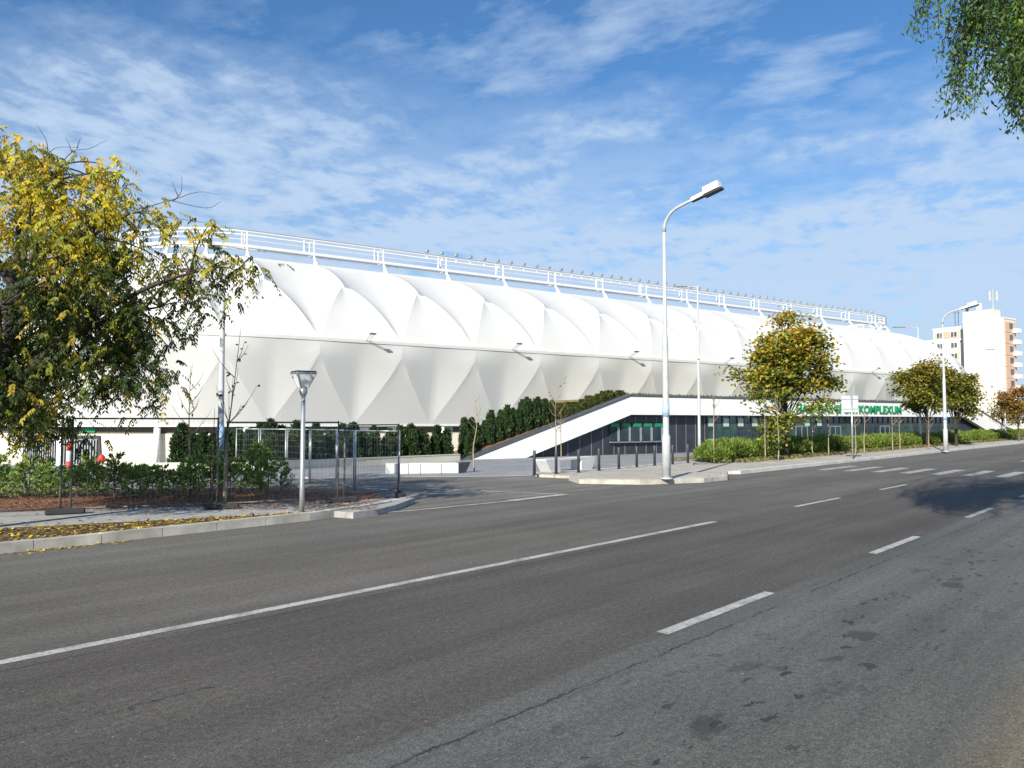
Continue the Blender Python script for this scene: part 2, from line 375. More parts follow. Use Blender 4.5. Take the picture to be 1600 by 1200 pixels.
for k in range(9):
    strip('crossing_bar', 33.0, 37.0, 12.2-1.08*k, 12.62-1.08*k, M['paint2'])
def stroke(name, pix, wd, m, z=0.010):
    P = [gp(*p) for p in pix]; b = MB(); q = [Vector((*to_road(p), z)) for p in P]; vs = []
    for i, p in enumerate(q):
        t = (q[min(i+1, len(q)-1)]-q[max(0, i-1)]).normalized(); nn = Vector((-t.y, t.x, 0))*wd/2; vs += [p-nn, p+nn]
    b.add(vs, [(2*i, 2*i+2, 2*i+3, 2*i+1) for i in range(len(q)-1)])
    return tag(b.build(name, m, None, None, False, ROT), kind='structure')
stroke('driveway_line', [(424, 758.5), (560, 760), (700, 765), (800, 769.5), (884, 773)], 0.13, M['paint'])
stroke('driveway_line', [(572, 804), (650, 797.5), (800, 783)], 0.16, M['paint2'])
stroke('driveway_line', [(798, 783), (840, 778), (884, 773)], 0.30, M['paint'], 0.014)
stroke('driveway_line', [(622, 770.5), (690, 772), (750, 771)], 0.20, M['paint2'])
stroke('flush_kerb', [(628, 745.5), (720, 745), (800, 744), (835, 742.5)], 0.25, M['kerb_line'], 0.012)
stroke('flush_kerb', [(835, 742.5), (900, 739), (960, 735), (1083, 724)], 0.25, M['kerb_line'], 0.108)

# fallen leaves (nobody could count them)
def scatter_leaves(name, polyfun, n, z, cols, size, label):
    C = []
    while len(C) < n:
        p = polyfun()
        if p is not None: C.append((p.x, p.y, z+random.uniform(0.0, 0.012)))
    n = len(C); D = RNG.normal(size=(n, 3)); D[:, 2] *= 0.15; U = np.tile([0, 0, 1.0], (n, 1))+RNG.normal(0, 0.25, (n, 3))
    o = leaves_mesh(name, C, D, U, RNG.uniform(size*0.6, size*1.4, n), RNG.uniform(size*0.3, size*0.7, n), pick(cols, n), M['litter'], None)
    return tag(o, label, 'leaves', kind='stuff')
YL = [(0.55, 0.40, 0.03), (0.45, 0.30, 0.04), (0.30, 0.17, 0.05), (0.5, 0.44, 0.08)]
BR = YL+[(0.14, 0.07, 0.03), (0.10, 0.055, 0.03), (0.2, 0.1, 0.04)]
def vf():
    w = random.uniform(-14, 9.5); f = (w+14)/23.5
    hi = 17.4-3.4*max(0, (w-0)/9.5)
    return road(w, random.uniform(14.0, hi)) if hi > 14.05 else None
scatter_leaves('fallen_leaves', vf, 14000, Z-0.008, BR, 0.085, 'yellow and brown fallen leaves strewn over the verge behind the kerb')
def gf():
    w = random.uniform(-14, 5.5); return road(w, 13.72-abs(random.gauss(0, 0.16))) if random.random() < 1.1-(w+14)/22 else None
scatter_leaves('gutter_leaves', gf, 2200, 0.004, YL, 0.075, 'yellow fallen leaves lying in the gutter below the kerb')
def pf(): return road(random.uniform(-10, 8), random.triangular(14.2, 18.6, 16.4))
scatter_leaves('path_leaves', lambda: (lambda p: p)(pf()), 420, Z+0.004, BR, 0.08, 'thin scatter of brown leaves lying on the grey footpath')

# bark chips on the mulch
def mf():
    P = gp(random.uniform(-60, 590), random.uniform(770, 797), Z)
    x = P
    return P
scatter_leaves('bark_chips', mf, 7000, Z+0.022, [(0.2, 0.095, 0.045), (0.28, 0.13, 0.06), (0.11, 0.055, 0.03), (0.34, 0.17, 0.08)], 0.07, 'reddish bark chips covering the bed under the young conifers')

# ------------------------------------------------------------------ stadium
def perim(q, d):
    """point on the rounded plan at arc length q of the ledge line, d metres inwards"""
    A, Bq, R = 113.0, 80.0, 26.0; arc = PI/2*R; q = q % (2*A+2*Bq+4*arc); s0, s1, p0, p1 = 22, 135, 94, 174
    if q < A: return s0+q, p0-R+d
    q -= A
    if q < arc: a = -PI/2+q/R; return s1+(R-d)*math.cos(a), p0+(R-d)*math.sin(a)
    q -= arc
    if q < Bq: return s1+R-d, p0+q
    q -= Bq
    if q < arc: a = q/R; return s1+(R-d)*math.cos(a), p1+(R-d)*math.sin(a)
    q -= arc
    if q < A: return s1-q, p1+R-d
    q -= A
    if q < arc: a = PI/2+q/R; return s0+(R-d)*math.cos(a), p1+(R-d)*math.sin(a)
    q -= arc
    if q < Bq: return s0-R+d, p1-q
    q -= Bq
    a = PI+q/R; return s0+(R-d)*math.cos(a), p0+(R-d)*math.sin(a)
PER = 2*113+2*80+2*PI*26; BAY = PER/67; Q0 = 2.1
so = stad(78, 68); SROOT = thing('stadium', (so.x, so.y, -1.0), 'huge white tensile membrane stadium with folded skin and steel lighting ring on its rim', 'stadium')
def SP(q, d, z):
    s, p = perim(q, d); P = stad(s, p); return Vector((P.x-so.x, P.y-so.y, z+1.0))
def shell(name, prof, h_of, disp, ncol, nlo, nhi, q_shift):
    """columns follow the bays; the row nlo sits on the fold line h_of(a)"""
    V = []; Fc = []; ncols = 67*ncol; rows = nlo+nhi+1; sharp = set()
    for c in range(ncols):
        k, i = divmod(c, ncol); a = i/ncol; q = Q0+q_shift+(k+a)*BAY; h = max(0.012, min(0.988, h_of(a)))
        for r in range(rows):
            t = h*r/nlo if r <= nlo else h+(1-h)*(r-nlo)/nhi
            d0, z0 = prof(t); d1, z1 = prof(min(1, t+.01)); dm, zm = prof(max(0, t-.01))
            td, tz = d1-dm, z1-zm; L = math.hypot(td, tz); nd_, nz_ = -abs(tz)/L, (abs(td)/L if tz*td > 0 else -abs(td)/L)
            o = disp(a, t, h); V.append(SP(q, d0+nd_*o, z0+nz_*o))
    for c in range(ncols):
        c2 = (c+1) % ncols
        for r in range(rows-1): Fc.append((c*rows+r, c2*rows+r, c2*rows+r+1, c*rows+r+1))
    b = MB(); b.v = [tuple(v) for v in V]; b.f = Fc
    o = b.build(name, M['membrane'], SROOT, None, True)
    me = o.data
    for e in me.edges:
        i, j = e.vertices; ci, ri = divmod(i, rows); cj, rj = divmod(j, rows)
        if (ri == nlo and rj == nlo) or (ci == cj and ci % ncol == ncol//2 and ((ri >= nlo and rj >= nlo) if name == 'roof_membrane' else (ri <= nlo and rj <= nlo))): e.use_edge_sharp = True
    return o
def up_prof(t):
    u = 1-t; return (u*u*0.3+2*u*t*2.2+t*t*12.6, u*u*9.75+2*u*t*16.2+t*t*18.85)
TA = 0.53
def up_h(a): x = abs(2*a-1); return TA*(1-x**1.25)
def up_disp(a, t, h):
    x = abs(2*a-1)
    env = math.sin(PI*min(1, t))**0.8
    if t <= h+1e-9:                       # inside the arch: taut, slightly dished
        hw = (1-min(1, t/TA))**(1/1.25) if t < TA else 0
        xx = x/max(hw, 1e-3); return -0.22*env*(1-min(1, xx)**2)
    lo = (1-min(1, t/TA))**(1/1.25) if t < TA else 0.0      # fold position at this height
    xx = (x-lo)/max(1-lo, 1e-3)           # 0 on the fold, 1 in the valley between bays
    return -0.92*env*(1-(1-xx)**2)**0.75
shell('roof_membrane', up_prof, up_h, up_disp, 16, 10, 18, 0.0)
def lo_prof(t): return (0.0+2.0*t**1.05, 9.46-7.76*t)
TB = 0.16
def lo_h(a):                              # fold runs from the peak down to both feet
    x = abs(2*a-1); return TB+(1-TB)*x**0.92
def lo_disp(a, t, h):
    x = abs(2*a-1); dr = 0.34*(t/TB if t < TB else (1-(t-TB)/(1-TB))**1.15)
    if t >= h-1e-9:
        hw = (max(0, (t-TB)/(1-TB)))**(1/0.92); xx = min(1, x/max(hw, 1e-3)); return dr*(0.80+0.20*xx**2)
    lo = (max(0, (t-TB)/(1-TB)))**(1/0.92); xx = min(1, (x-lo)/max(1-lo, 1e-3)); return dr*((1-xx)**1.35)-0.12*xx*math.sin(PI*t)
shell('facade_membrane', lo_prof, lo_h, lo_disp, 16, 8, 12, -BAY/2)
def loop(name, m, prof, qs, parent=SROOT, closed=True, smooth=True):
    b = MB(); n = len(prof)
    for q in qs: b.v += [tuple(SP(q, d, z)) for d, z in prof]
    k = len(qs)
    for i in range(k if closed else k-1):
        for j in range(n): b.f.append((i*n+j, ((i+1) % k)*n+j, ((i+1) % k)*n+(j+1) % n, i*n+(j+1) % n))
    return b.build(name, m, parent, None, False)
QS = [PER*i/300 for i in range(300)]
loop('ledge', M['membrane'], [(-0.06, 9.44), (-0.06, 9.72), (0.45, 9.80), (0.45, 9.44)], QS)
loop('eaves_trim', M['white'], [(1.92, 1.62), (1.92, 1.82), (3.2, 1.82), (3.2, 1.62)], QS)
loop('wall_shade_band', M['steel'], [(2.7, 1.0), (2.7, 1.70), (3.5, 1.70), (3.5, 1.0)], QS)  # brown band painting the shade at the wall top below the shell edge
loop('concourse_wall', M['cream'], [(2.6, -2.4), (2.6, 1.02), (3.6, 1.02), (3.6, -2.4)], QS)
loop('roof_inner', M['membrane'], [(12.5, 18.75), (12.5, 18.95), (19, 18.3), (30, 17.6), (30, 17.2), (19, 17.9)], QS)
loop('stand_wall', M['dark'], [(29.5, -2), (29.5, 17.4), (30.2, 17.4), (30.2, -2)], QS)
# lighting ring
ringroot = loop('lighting_ring', M['white'], [(13.70, 20.20), (13.70, 20.50), (14.0, 20.50), (14.0, 20.20)], QS)
def rail(name, d, z, r, m='white'): return loop(name, M[m], [(d+r*math.cos(a), z+r*math.sin(a)) for a in [2*PI*k/6 for k in range(6)]], QS, ringroot)
rail('inner_rail', 15.3, 20.35, 0.13); rail('top_rail', 13.8, 21.86, 0.10); rail('cable_tray', 13.8, 22.0, 0.07, 'galv')
rail('top_rail', 15.3, 21.86, 0.09); rail('hand_rail', 13.75, 21.46, 0.045); rail('hand_rail', 13.75, 21.0, 0.045)
pb = MB(); Z0 = lambda p: Vector((p.x, p.y, p.z))
b = MB()
def post_at(q):
    b = MB()
    b.tube([SP(q, 13.8, 19.9), SP(q, 13.8, 21.86)], 0.10, 6); b.tube([SP(q-1.1, 13.8, 20.3), SP(q-1.1, 13.8, 21.86)], 0.085, 6)
    b.tube([SP(q, 15.3, 20.3), SP(q, 15.3, 21.86)], 0.08, 6); b.tube([SP(q, 13.8, 21.86), SP(q, 15.3, 21.86)], 0.06, 6)
    b.tube([SP(q-1.1, 13.8, 21.8), SP(q, 15.3, 20.4)], 0.05, 6); b.tube([SP(q, 13.8, 20.3), SP(q, 15.3, 20.3)], 0.08, 6)
    b.tube([SP(q, 13.8, 20.25), SP(q, 13.3, 19.5), SP(q, 12.95, 18.6)], [0.10, 0.16, 0.50], 8)
    return b
for k in range(67):
    q = Q0+BAY*(k+0.5)
    post_at(q).build('ring_post', M['white'], ringroot)
fl = None; qq = 20.0; nfl = 0
while qq < 112 and nfl < 95:
    b = MB(); a = SP(qq, 13.8, 22.02); rzf = math.atan2(SN.y, SN.x)
    b.tube([a, a+Vector((0, 0, 0.28))], 0.04, 5); b.box(a+Vector((0, 0, 0.36)), (0.34, 0.5, 0.34), rzf+0.25, 0.05)
    b.tube([a-Vector((0, 0, 0.18)), a-Vector((0.05, 0, 0.55))], [0.03, 0.07], 5)
    b.build('floodlight', M['galv'], ringroot); nfl += 1
    qq += 2.0 if qq < 40 else 1.75
# facade floodlights on arms above the ledge
for k in range(8):
    q = Q0+BAY*(0.56+2*k)
    e = SP(q, -1.3, 10.15); a = SP(q, 0.1, 9.6); t = SP(q+1, 0, 0)-SP(q, 0, 0)
    b = MB(); off = t.normalized()*0.15
    b.tube([a-off, e-off], 0.03, 5); b.tube([a+off, e+off], 0.03, 5)
    h = MB(); h.box(e+Vector((0, 0, 0.05)), (0.58, 0.30, 0.12), math.atan2(t.y, t.x), 0.03)
    f = h.build('facade_floodlight', M['dark'], SROOT); b.build('arm', M['galv'], f)
# concourse: garage openings in the curved left part, advertising boards, columns
def wall_quad(name, m, q0, q1, z0, z1, d, parent=SROOT, th=0.1, lean=0.0):
    b = MB(); n = max(1, int(abs(q1-q0)/1.5)); pts = []
    P0 = [SP(q0+(q1-q0)*i/n, d, z0) for i in range(n+1)]; P1 = [SP(q0+lean+(q1-lean*2-q0)*i/n, d, z1) for i in range(n+1)]
    I0 = [SP(q0+(q1-q0)*i/n, d+th, z0) for i in range(n+1)]; I1 = [SP(q0+lean+(q1-lean*2-q0)*i/n, d+th, z1) for i in range(n+1)]
    vs = P0+P1+I0+I1; m_ = n+1
    for i in range(n):
        b.f += [(i, i+1, m_+i+1, m_+i), (2*m_+i, 3*m_+i, 3*m_+i+1, 2*m_+i+1), (m_+i, m_+i+1, 3*m_+i+1, 3*m_+i), (i, 2*m_+i, 2*m_+i+1, i+1)]
    b.f += [(0, m_, 3*m_, 2*m_), (n, 2*m_+n, 3*m_+n, m_+n)]
    b.v = [tuple(v) for v in vs]
    return b.build(name, m, parent)
def q_at(px, d):                       # arc length whose ledge-offset point shows at picture column px
    best = None
    for i in range(-600, 1200):
        q = i*0.1; s, p = perim(q, d); P = stad(s, p)
        if P.y <= 0: continue
        e = abs(800+F*P.x/P.y-px)
        if best is None or e < best[0]: best = (e, q)
    return best[1]
ga, gb, gm = q_at(46, 3), q_at(166, 3), q_at(104, 3)
gate = wall_quad('garage_gate', M['dark'], ga, gb, -1.75, 0.86, 2.46, lean=0.25)
b = MB(); nb = 30
for i in range(nb+1):
    q = ga+0.5+(gb-ga-1.0)*i/nb; b.tube([SP(q, 2.38, -1.7), SP(q, 2.38, 0.5)], 0.045, 4)
for z in (-1.65, 0.5): b.tube([SP(ga+0.4+(gb-ga-0.8)*i/8, 2.38, z) for i in range(9)], 0.05, 4)
b.build('gate_bars', M['galv'], gate)
wall_quad('garage_pier', M['stucco'], gm-0.35, gm+0.35, -1.75, 0.92, 2.30)
for px, w_ in ((25, 2.5), (215, 5), (275, 3)):
    q = q_at(px, 3)
for px in (247, 385, 545, 690):
    q = q_at(px, 2.4); b = MB(); b.tube([SP(q, 1.9, -2.3), SP(q, 2.3, 1.66)], [0.22, 0.3], 10); b.build('column', M['stucco'], SROOT, None, True)
for px0, px1, m in ((395, 402, 'green'), (418, 432, 'green'), (434, 456, 'stucco'), (470, 482, 'green'), (484, 500, 'stucco'), (560, 575, 'stucco'), (603, 622, 'stucco'), (686, 704, 'poster'), (133, 155, 'green'), (66, 92, 'stucco')):
    wall_quad('advertising_board', M[m], q_at(px0, 3), q_at(px1, 3), 1.12 if m != 'poster' else 0.8, 1.52, 2.56)

# ------------------------------------------------------------------ entrance building with its sloping white fascia
PF = 52.5; GZ = -0.95
eo = stad(78, PF); EROOT = thing('entrance_building', (eo.x, eo.y, GZ), 'long low entrance building with white sloping fascia and dark glazed ticket hall', 'building')
def EP(s, p, z): P = stad(s, p); return Vector((P.x-eo.x, P.y-eo.y, z-GZ))
SA, SB, SC, SD, SE, SF = 30.8, 47.6, 36.0, 107.5, 118.5, 125.0
fa = [(SA, GZ), (SC, GZ), (SB+0.1, 2.70), (106.8, 2.70), (SE, GZ), (SF, GZ), (SD+0.5, 4.32), (SB, 4.32)]
# fascia in three convex pieces, one mesh
b = MB()
for poly in ([(SA, GZ), (SC, GZ), (SB+0.1, 2.70), (SB, 4.32)], [(SB, 4.32), (SB+0.1, 2.70), (106.8, 2.70), (SD+0.5, 4.32)], [(SD+0.5, 4.32), (106.8, 2.70), (SE, GZ), (SF, GZ)]):
    b.extrude([EP(s, PF, z) for s, z in poly], SN*0.55)
b.build('fascia', M['stucco'], EROOT)
b = MB(); cp = [(SA-1.0, GZ-0.25), (SB, 4.36), (SD+0.5, 4.36), (SF+1, GZ-0.25)]
for i in range(3):
    (s0, z0), (s1, z1) = cp[i], cp[i+1]
    ins = 0.0
    b.extrude([EP(s0, PF-0.06, z0), EP(s1, PF-0.06, z1), EP(s1, PF-0.06, z1+0.2), EP(s0, PF-0.06, z0+0.2)], SN*0.7)
b.build('coping', M['coping'], EROOT)
# dark cladding wall under the fascia
PW = PF+0.9
b = MB(); b.extrude([EP(SC-0.1, PW, GZ), EP(SE+.1, PW, GZ), EP(106.9, PW, 2.74), EP(SB, PW, 2.74)], SN*0.3); b.build('cladding', M['navy'], EROOT)
b = MB(); b.extrude([EP(SB-.6, PF+.55, 2.62), EP(107, PF+.55, 2.62), EP(107, PW+.3, 2.62), EP(SB-.6, PW+.3, 2.62)], Vector((0, 0, .07))); b.build('soffit', M['dark'], EROOT)
def top_at(s): return min(2.7, GZ+(s-SC)*(2.70-GZ)/(SB+.1-SC)) if s < 80 else 2.7
s = 37.2
while s < 58.2:
    MB().tube([EP(s, PW-0.02, GZ), EP(s, PW-0.02, top_at(s)-.05)], 0.022, 4).build('panel_seam', M['seam'], EROOT); s += 1.31
# ticket windows
s = 45.75
for k in range(5):
    fr = MB().extrude([EP(s+.06, PW-.10, .10), EP(s+1.22, PW-.10, .10), EP(s+1.22, PW-.10, 1.96), EP(s+.06, PW-.10, 1.96)], SN*0.08).build('ticket_window', M['dark'], EROOT)
    MB().extrude([EP(s+.10, PW-.13, .34), EP(s+.92, PW-.13, .34), EP(s+.92, PW-.13, 1.52), EP(s+.10, PW-.13, 1.52)], SN*0.03).build('pane', M['glass'], fr)
    MB().extrude([EP(s+.96, PW-.16, .30), EP(s+1.2, PW-.16, .30), EP(s+1.2, PW-.16, 1.55), EP(s+.96, PW-.16, 1.55)], SN*0.06).build('jamb', M['galv'], fr)
    MB().extrude([EP(s+.20, PW-.15, 1.60), EP(s+1.14, PW-.15, 1.60), EP(s+1.14, PW-.15, 1.90), EP(s+.20, PW-.15, 1.90)], SN*0.05).build('header_sign', M['green'], fr)
    s += 1.36
MB().extrude([EP(45.75, PW-.35, .16), EP(52.6, PW-.35, .16), EP(52.6, PW-.35, .26), EP(45.75, PW-.35, .26)], SN*0.26).build('counter_shelf', M['seam'], EROOT)
# curtain wall
sg0, sg1 = 58.4, 106.5; n = 22; st_ = (sg1-sg0)/n
for k in range(n):
    a = sg0+k*st_; dz = GZ+.05
    kind = 'glass2' if (k*7) % 5 in (0, 2) else 'glass'
    w_ = MB().extrude([EP(a+.07, PW-.06, dz), EP(a+st_-.07, PW-.06, dz), EP(a+st_-.07, PW-.06, 2.62), EP(a+.07, PW-.06, 2.62)], SN*0.05).build('window', M[kind], EROOT)
    m_ = MB()
    for x in (a, a+st_*.5): m_.extrude([EP(x-.05, PW-.14, dz), EP(x+.05, PW-.14, dz), EP(x+.05, PW-.14, 2.62), EP(x-.05, PW-.14, 2.62)], SN*0.075)
    m_.extrude([EP(a+.06, PW-.12, 1.35), EP(a+st_*.5-.06, PW-.12, 1.35), EP(a+st_*.5-.06, PW-.12, 1.43), EP(a+.06, PW-.12, 1.43)], SN*0.055)
    m_.build('frame', M['dark'], w_)
    if k in (0, 1, 2, 3, 7, 8):
        MB().extrude([EP(a+.22, PW-.115, 1.6), EP(a+1.0, PW-.115, 1.6), EP(a+1.0, PW-.115, 2.4), EP(a+.22, PW-.115, 2.4)], SN*0.04).build('poster', M['poster'], w_)
    if k in (0, 2, 5):
        MB().extrude([EP(a+.15, PW-.115, -.3), EP(a+st_*.5-.1, PW-.115, -.3), EP(a+st_*.5-.1, PW-.115, .35), EP(a+.15, PW-.115, .35)], SN*0.04).build('poster', M['poster'], w_)
for sd in (72.2, 78.3, 88.2):
    d_ = MB()
    for x in (0, 1.0, 2.0): d_.extrude([EP(sd+x-.06, PW-.2, GZ), EP(sd+x+.06, PW-.2, GZ), EP(sd+x+.06, PW-.2, 1.5), EP(sd+x-.06, PW-.2, 1.5)], SN*0.05)
    d_.extrude([EP(sd-.06, PW-.2, 1.5), EP(sd+2.06, PW-.2, 1.5), EP(sd+2.06, PW-.2, 1.62), EP(sd-.06, PW-.2, 1.62)], SN*0.05)
    d_ = d_.build('door', M['seam'], EROOT)
    MB().extrude([EP(sd+.07, PW-.18, GZ+.03), EP(sd+.93, PW-.18, GZ+.03), EP(sd+.93, PW-.18, 1.49), EP(sd+.07, PW-.18, 1.49)], SN*0.03).build('pane', M['glass'], d_)
    MB().extrude([EP(sd+1.07, PW-.18, GZ+.03), EP(sd+1.93, PW-.18, GZ+.03), EP(sd+1.93, PW-.18, 1.49), EP(sd+1.07, PW-.18, 1.49)], SN*0.03).build('pane', M['glass'], d_)
# roof deck, behind walls and the planted banks
b = MB(); b.extrude([EP(SB, PF+.55, 4.0), EP(SD, PF+.55, 4.0), EP(SD, 74, 4.0), EP(SB, 74, 4.0)], Vector((0, 0, .25))); b.build('planted_roof', M['bed'], EROOT)
def bank(s0, z0, s1, z1, name):
    b = MB(); pl = [stad(s0, PF+1.25, z0), stad(s1, PF+1.25, z1), stad(s1, 57, z1), stad(s0, 57, z0)]
    b.extrude(pl, Vector((0, 0, -2.2))); return tag(b.build(name, M['mulch'], None), kind='structure')
bank(SA-.5, GZ+.05, SB, 4.2, 'embankment'); bank(SD, 4.2, SF, GZ+.05, 'embankment')
# lettering on the fascia
cu = bpy.data.curves.new('lettering_curve', 'FONT'); cu.body = 'HALADÁS SPORTKOMPLEXUM'; cu.size = 1.0; cu.extrude = 0.05; cu.offset = 0.022; cu.space_character = 1.05
to = bpy.data.objects.new('tmp_text', cu); COL.objects.link(to)
dg = bpy.context.evaluated_depsgraph_get(); dg.update()
me = bpy.data.meshes.new_from_object(to.evaluated_get(dg)); bpy.data.objects.remove(to)
xs = [v.co.x for v in me.vertices]; x0, x1 = min(xs), max(xs); ys = [v.co.y for v in me.vertices if True]
s0_, s1_ = 71.2, 91.4; kx = (s1_-s0_)/(x1-x0); caps = 0.73
for v in me.vertices:
    s = s0_+(v.co.x-x0)*kx; z = 3.07+v.co.y*(0.92/caps); p = PF-0.10-v.co.z
    P = EP(s, p, z); v.co = P
me.update()
link('sign_lettering', me, M['green'], EROOT)['label'] = 'green raised capital letters on the white fascia'
# roof grasses (continuous planting)
def sprigs(name, pts, hmin, hmax, n_each, cols, label, spread=0.35):
    C = []; D = []; Ln = []
    for p in pts:
        for _ in range(n_each):
            C.append((p.x+random.gauss(0, spread), p.y+random.gauss(0, spread), p.z)); D.append((random.gauss(0, .28), random.gauss(0, .28), 1)); Ln.append(random.uniform(hmin, hmax))
    n = len(C); o = leaves_mesh(name, C, D, rdir(n), Ln, [0.22]*n, pick(cols, n, j=.25), M['needle'], None); return tag(o, label, 'plants', kind='stuff')
GR = [(0.06, 0.085, 0.02), (0.10, 0.11, 0.025), (0.14, 0.13, 0.035), (0.05, 0.07, 0.02)]
sprigs('roof_planting', [stad(s, PF+1.0+random.uniform(0, 1.5), 4.24) for s in np.arange(47.5, 107.5, 0.25)], 0.25, 0.62, 12, GR, 'green and straw coloured planting in a band along the white fascia roof')

# ------------------------------------------------------------------ evergreens
def sprays(n, hgt, rad, shape, cols, L0, L1, W, upright=0.6, core=0.25):
    t = RNG.random(n)**0.85; a = RNG.uniform(0, 2*PI, n); r = rad*shape(t)*(core+(1-core)*np.sqrt(RNG.random(n)))*(1+0.18*np.sin(a*3+t*9))
    C = np.stack([r*np.cos(a), r*np.sin(a), t*hgt], 1)
    D = np.stack([np.cos(a)*(1-upright), np.sin(a)*(1-upright), np.full(n, upright)], 1)+RNG.normal(0, 0.28, (n, 3))
    return C, D, rdir(n), RNG.uniform(L0, L1, n), RNG.uniform(W*.6, W*1.3, n), pick(cols, n, j=.25)
def evergreen(name, label, cat, group, n, hgt, rad, shape, cols, L0, L1, W, up, core=0.25, parts=('foliage', 'stem')):
    root = thing(name, (0, 0, 0), label, cat, group)
    leaves_mesh(parts[0], *sprays(n, hgt, rad, shape, cols, L0, L1, W, up, core), M['needle'], root)
    MB().tube([(0, 0, -0.02), (0.01, 0.01, hgt*0.5), (0, 0, hgt*0.92)], [0.03, 0.022, 0.006], 5).build(parts[1], M['bark'], root)
    return root
TH = [(0.026, 0.055, 0.018), (0.038, 0.075, 0.022), (0.018, 0.038, 0.014), (0.06, 0.10, 0.028)]
th_shape = lambda t: np.where(t < 0.12, 0.75+2*t, np.clip(1.02-0.75*(t-0.12)**1.6, 0.05, 1))*np.where(t > .93, .55, 1)
thl = 'slender dark green columnar conifer in the planted row before the stadium'
thuja = [evergreen('columnar_conifer', thl, 'conifer', 'columnar conifers along the plaza bank', 1500, 2.3, 0.40, th_shape, TH, .16, .34, .10, .78) for _ in range(3)]
used = {}
def place(protos, key, loc, rz, sc, label=None):
    i = random.randrange(len(protos)); o = protos[i]
    if (key, i) not in used:
        used[key, i] = 1; o.location = loc; o.rotation_euler.z = rz; o.scale = sc
        if label: o['label'] = label
        return o
    return dup(o, None, loc, rz, sc, label)
pw = [gt(240, 737), gt(330, 736), gt(422, 734.5), gt(520, 730), gt(620, 725), gt(719, 720)]
WP = smooth_path(pw, 12); pts = []
for i in range(50):                                           # two staggered rows behind the low wall
    px = 284+i*9.2+random.uniform(-3, 3); P = at(px, 660, 47) if px < 424 else min(WP, key=lambda p: abs(800+F*p.x/p.y-px)) if px < 719 else stad(30.8+(px-719)*.05, PF, 0)
    P = P+SN*(0.9+(i % 2)*1.2); P.z = gz(P.x, P.y)+.02
    pts.append((P, random.uniform(.85, 1.15), i))
for P, k, i in pts: place(thuja, 'th', P, random.uniform(0, 6), (k*random.uniform(.95, 1.2), k*random.uniform(.95, 1.2), k*.86 if i % 2 == 0 else k*1.02))
s = 31.8
while s < 41.2:
    for pp in (PF+1.9, PF+3.4):
        ss = s+random.uniform(-.2, .2)+(0 if pp < PF+2.4 else .4); z = GZ+.05+(ss-SA+.5)/(SB-SA+.5)*(4.15-GZ); k = random.uniform(.82, 1.08); P = stad(ss, pp, z)
        place(thuja, 'th', P, random.uniform(0, 6), (k, k, k*random.uniform(.9, 1.15)))
    s += 0.95
lowl = 'small yellow green juniper on the upper slope of the planted bank'
jun = [evergreen('juniper', lowl, 'juniper', 'junipers high on the planted bank', 700, 0.95, 0.62, lambda t: 1.0-0.55*t, [(0.07, 0.10, 0.022), (0.11, 0.12, 0.03), (0.05, 0.075, 0.02)], .14, .30, .09, .6)for _ in range(2)]
s = 41.3
while s < 48:
    for pp in (PF+1.6, PF+2.7, PF+3.9):
        z = GZ+.05+(s-SA+.5)/(SB-SA+.5)*(4.15-GZ); z = min(z, 4.22); place(jun, 'jn', stad(s+random.uniform(-.3, .3), pp, z), random.uniform(0, 6), [random.uniform(.9, 1.1), random.uniform(.9, 1.1), random.uniform(.5, .85)])
    s += 0.8
# feathery young conifers in the mulch bed (left)
FE = [(0.18, 0.31, 0.06), (0.26, 0.40, 0.08), (0.11, 0.21, 0.05), (0.34, 0.44, 0.10)]
def feather():
    root = thing('young_conifer', (0, 0, 0), 'feathery young green conifer in the mulch bed behind the mesh fence', 'conifer', 'young conifers in the mulch bed')
    C, D, Nn, Ln, Wd, col = [], [], [], [], [], []; b = MB()
    H = 1.15; b.tube([(0, 0, -.02), (.015, 0, .6), (0, .01, H)], [.022, .014, .004], 5)
    for k in range(46):
        t = random.random()**0.8; z = 0.06+t*0.95; a = random.uniform(0, 2*PI); R = 0.52*(1-t*0.72)*random.uniform(.7, 1.1); e = Vector((math.cos(a)*R, math.sin(a)*R, z+R*random.uniform(.15, .75)))
        o = Vector((0, 0, z)); b.tube([o, (o+e)/2-Vector((0, 0, .02)), e], [.008, .006, .002], 3, False)
        for j in range(22):
            f = random.uniform(.2, 1.03); p = o.lerp(e, f); d = (e-o).normalized(); sd = Vector(rdir(1)[0])
            C.append(p); D.append(d*0.7+sd*0.55+Vector((0, 0, .15))); Ln.append(random.uniform(.07, .17)); Wd.append(random.uniform(.02, .045))
    n = len(C); leaves_mesh('foliage', [tuple(c) for c in C], [tuple(d) for d in D], rdir(n), Ln, Wd, pick(FE, n, j=.3), M['needle'], root)
    b.build('stem', M['bark'], root); return root
feath = [feather() for _ in range(4)]
x = -60
while x < 425:
    f = (x+60)/485; y = 786-10*f
    for row in (0, 1):
        P = gp(x+random.uniform(-5, 5)+row*14, y-3-row*6, Z); k = random.uniform(.68, .95)*(1.15 if x > 385 else 1); P.z = Z+.01
        place(feath, 'fe', P, random.uniform(0, 6), (k, k, k*random.uniform(.85, 1.12)))
    x += 30
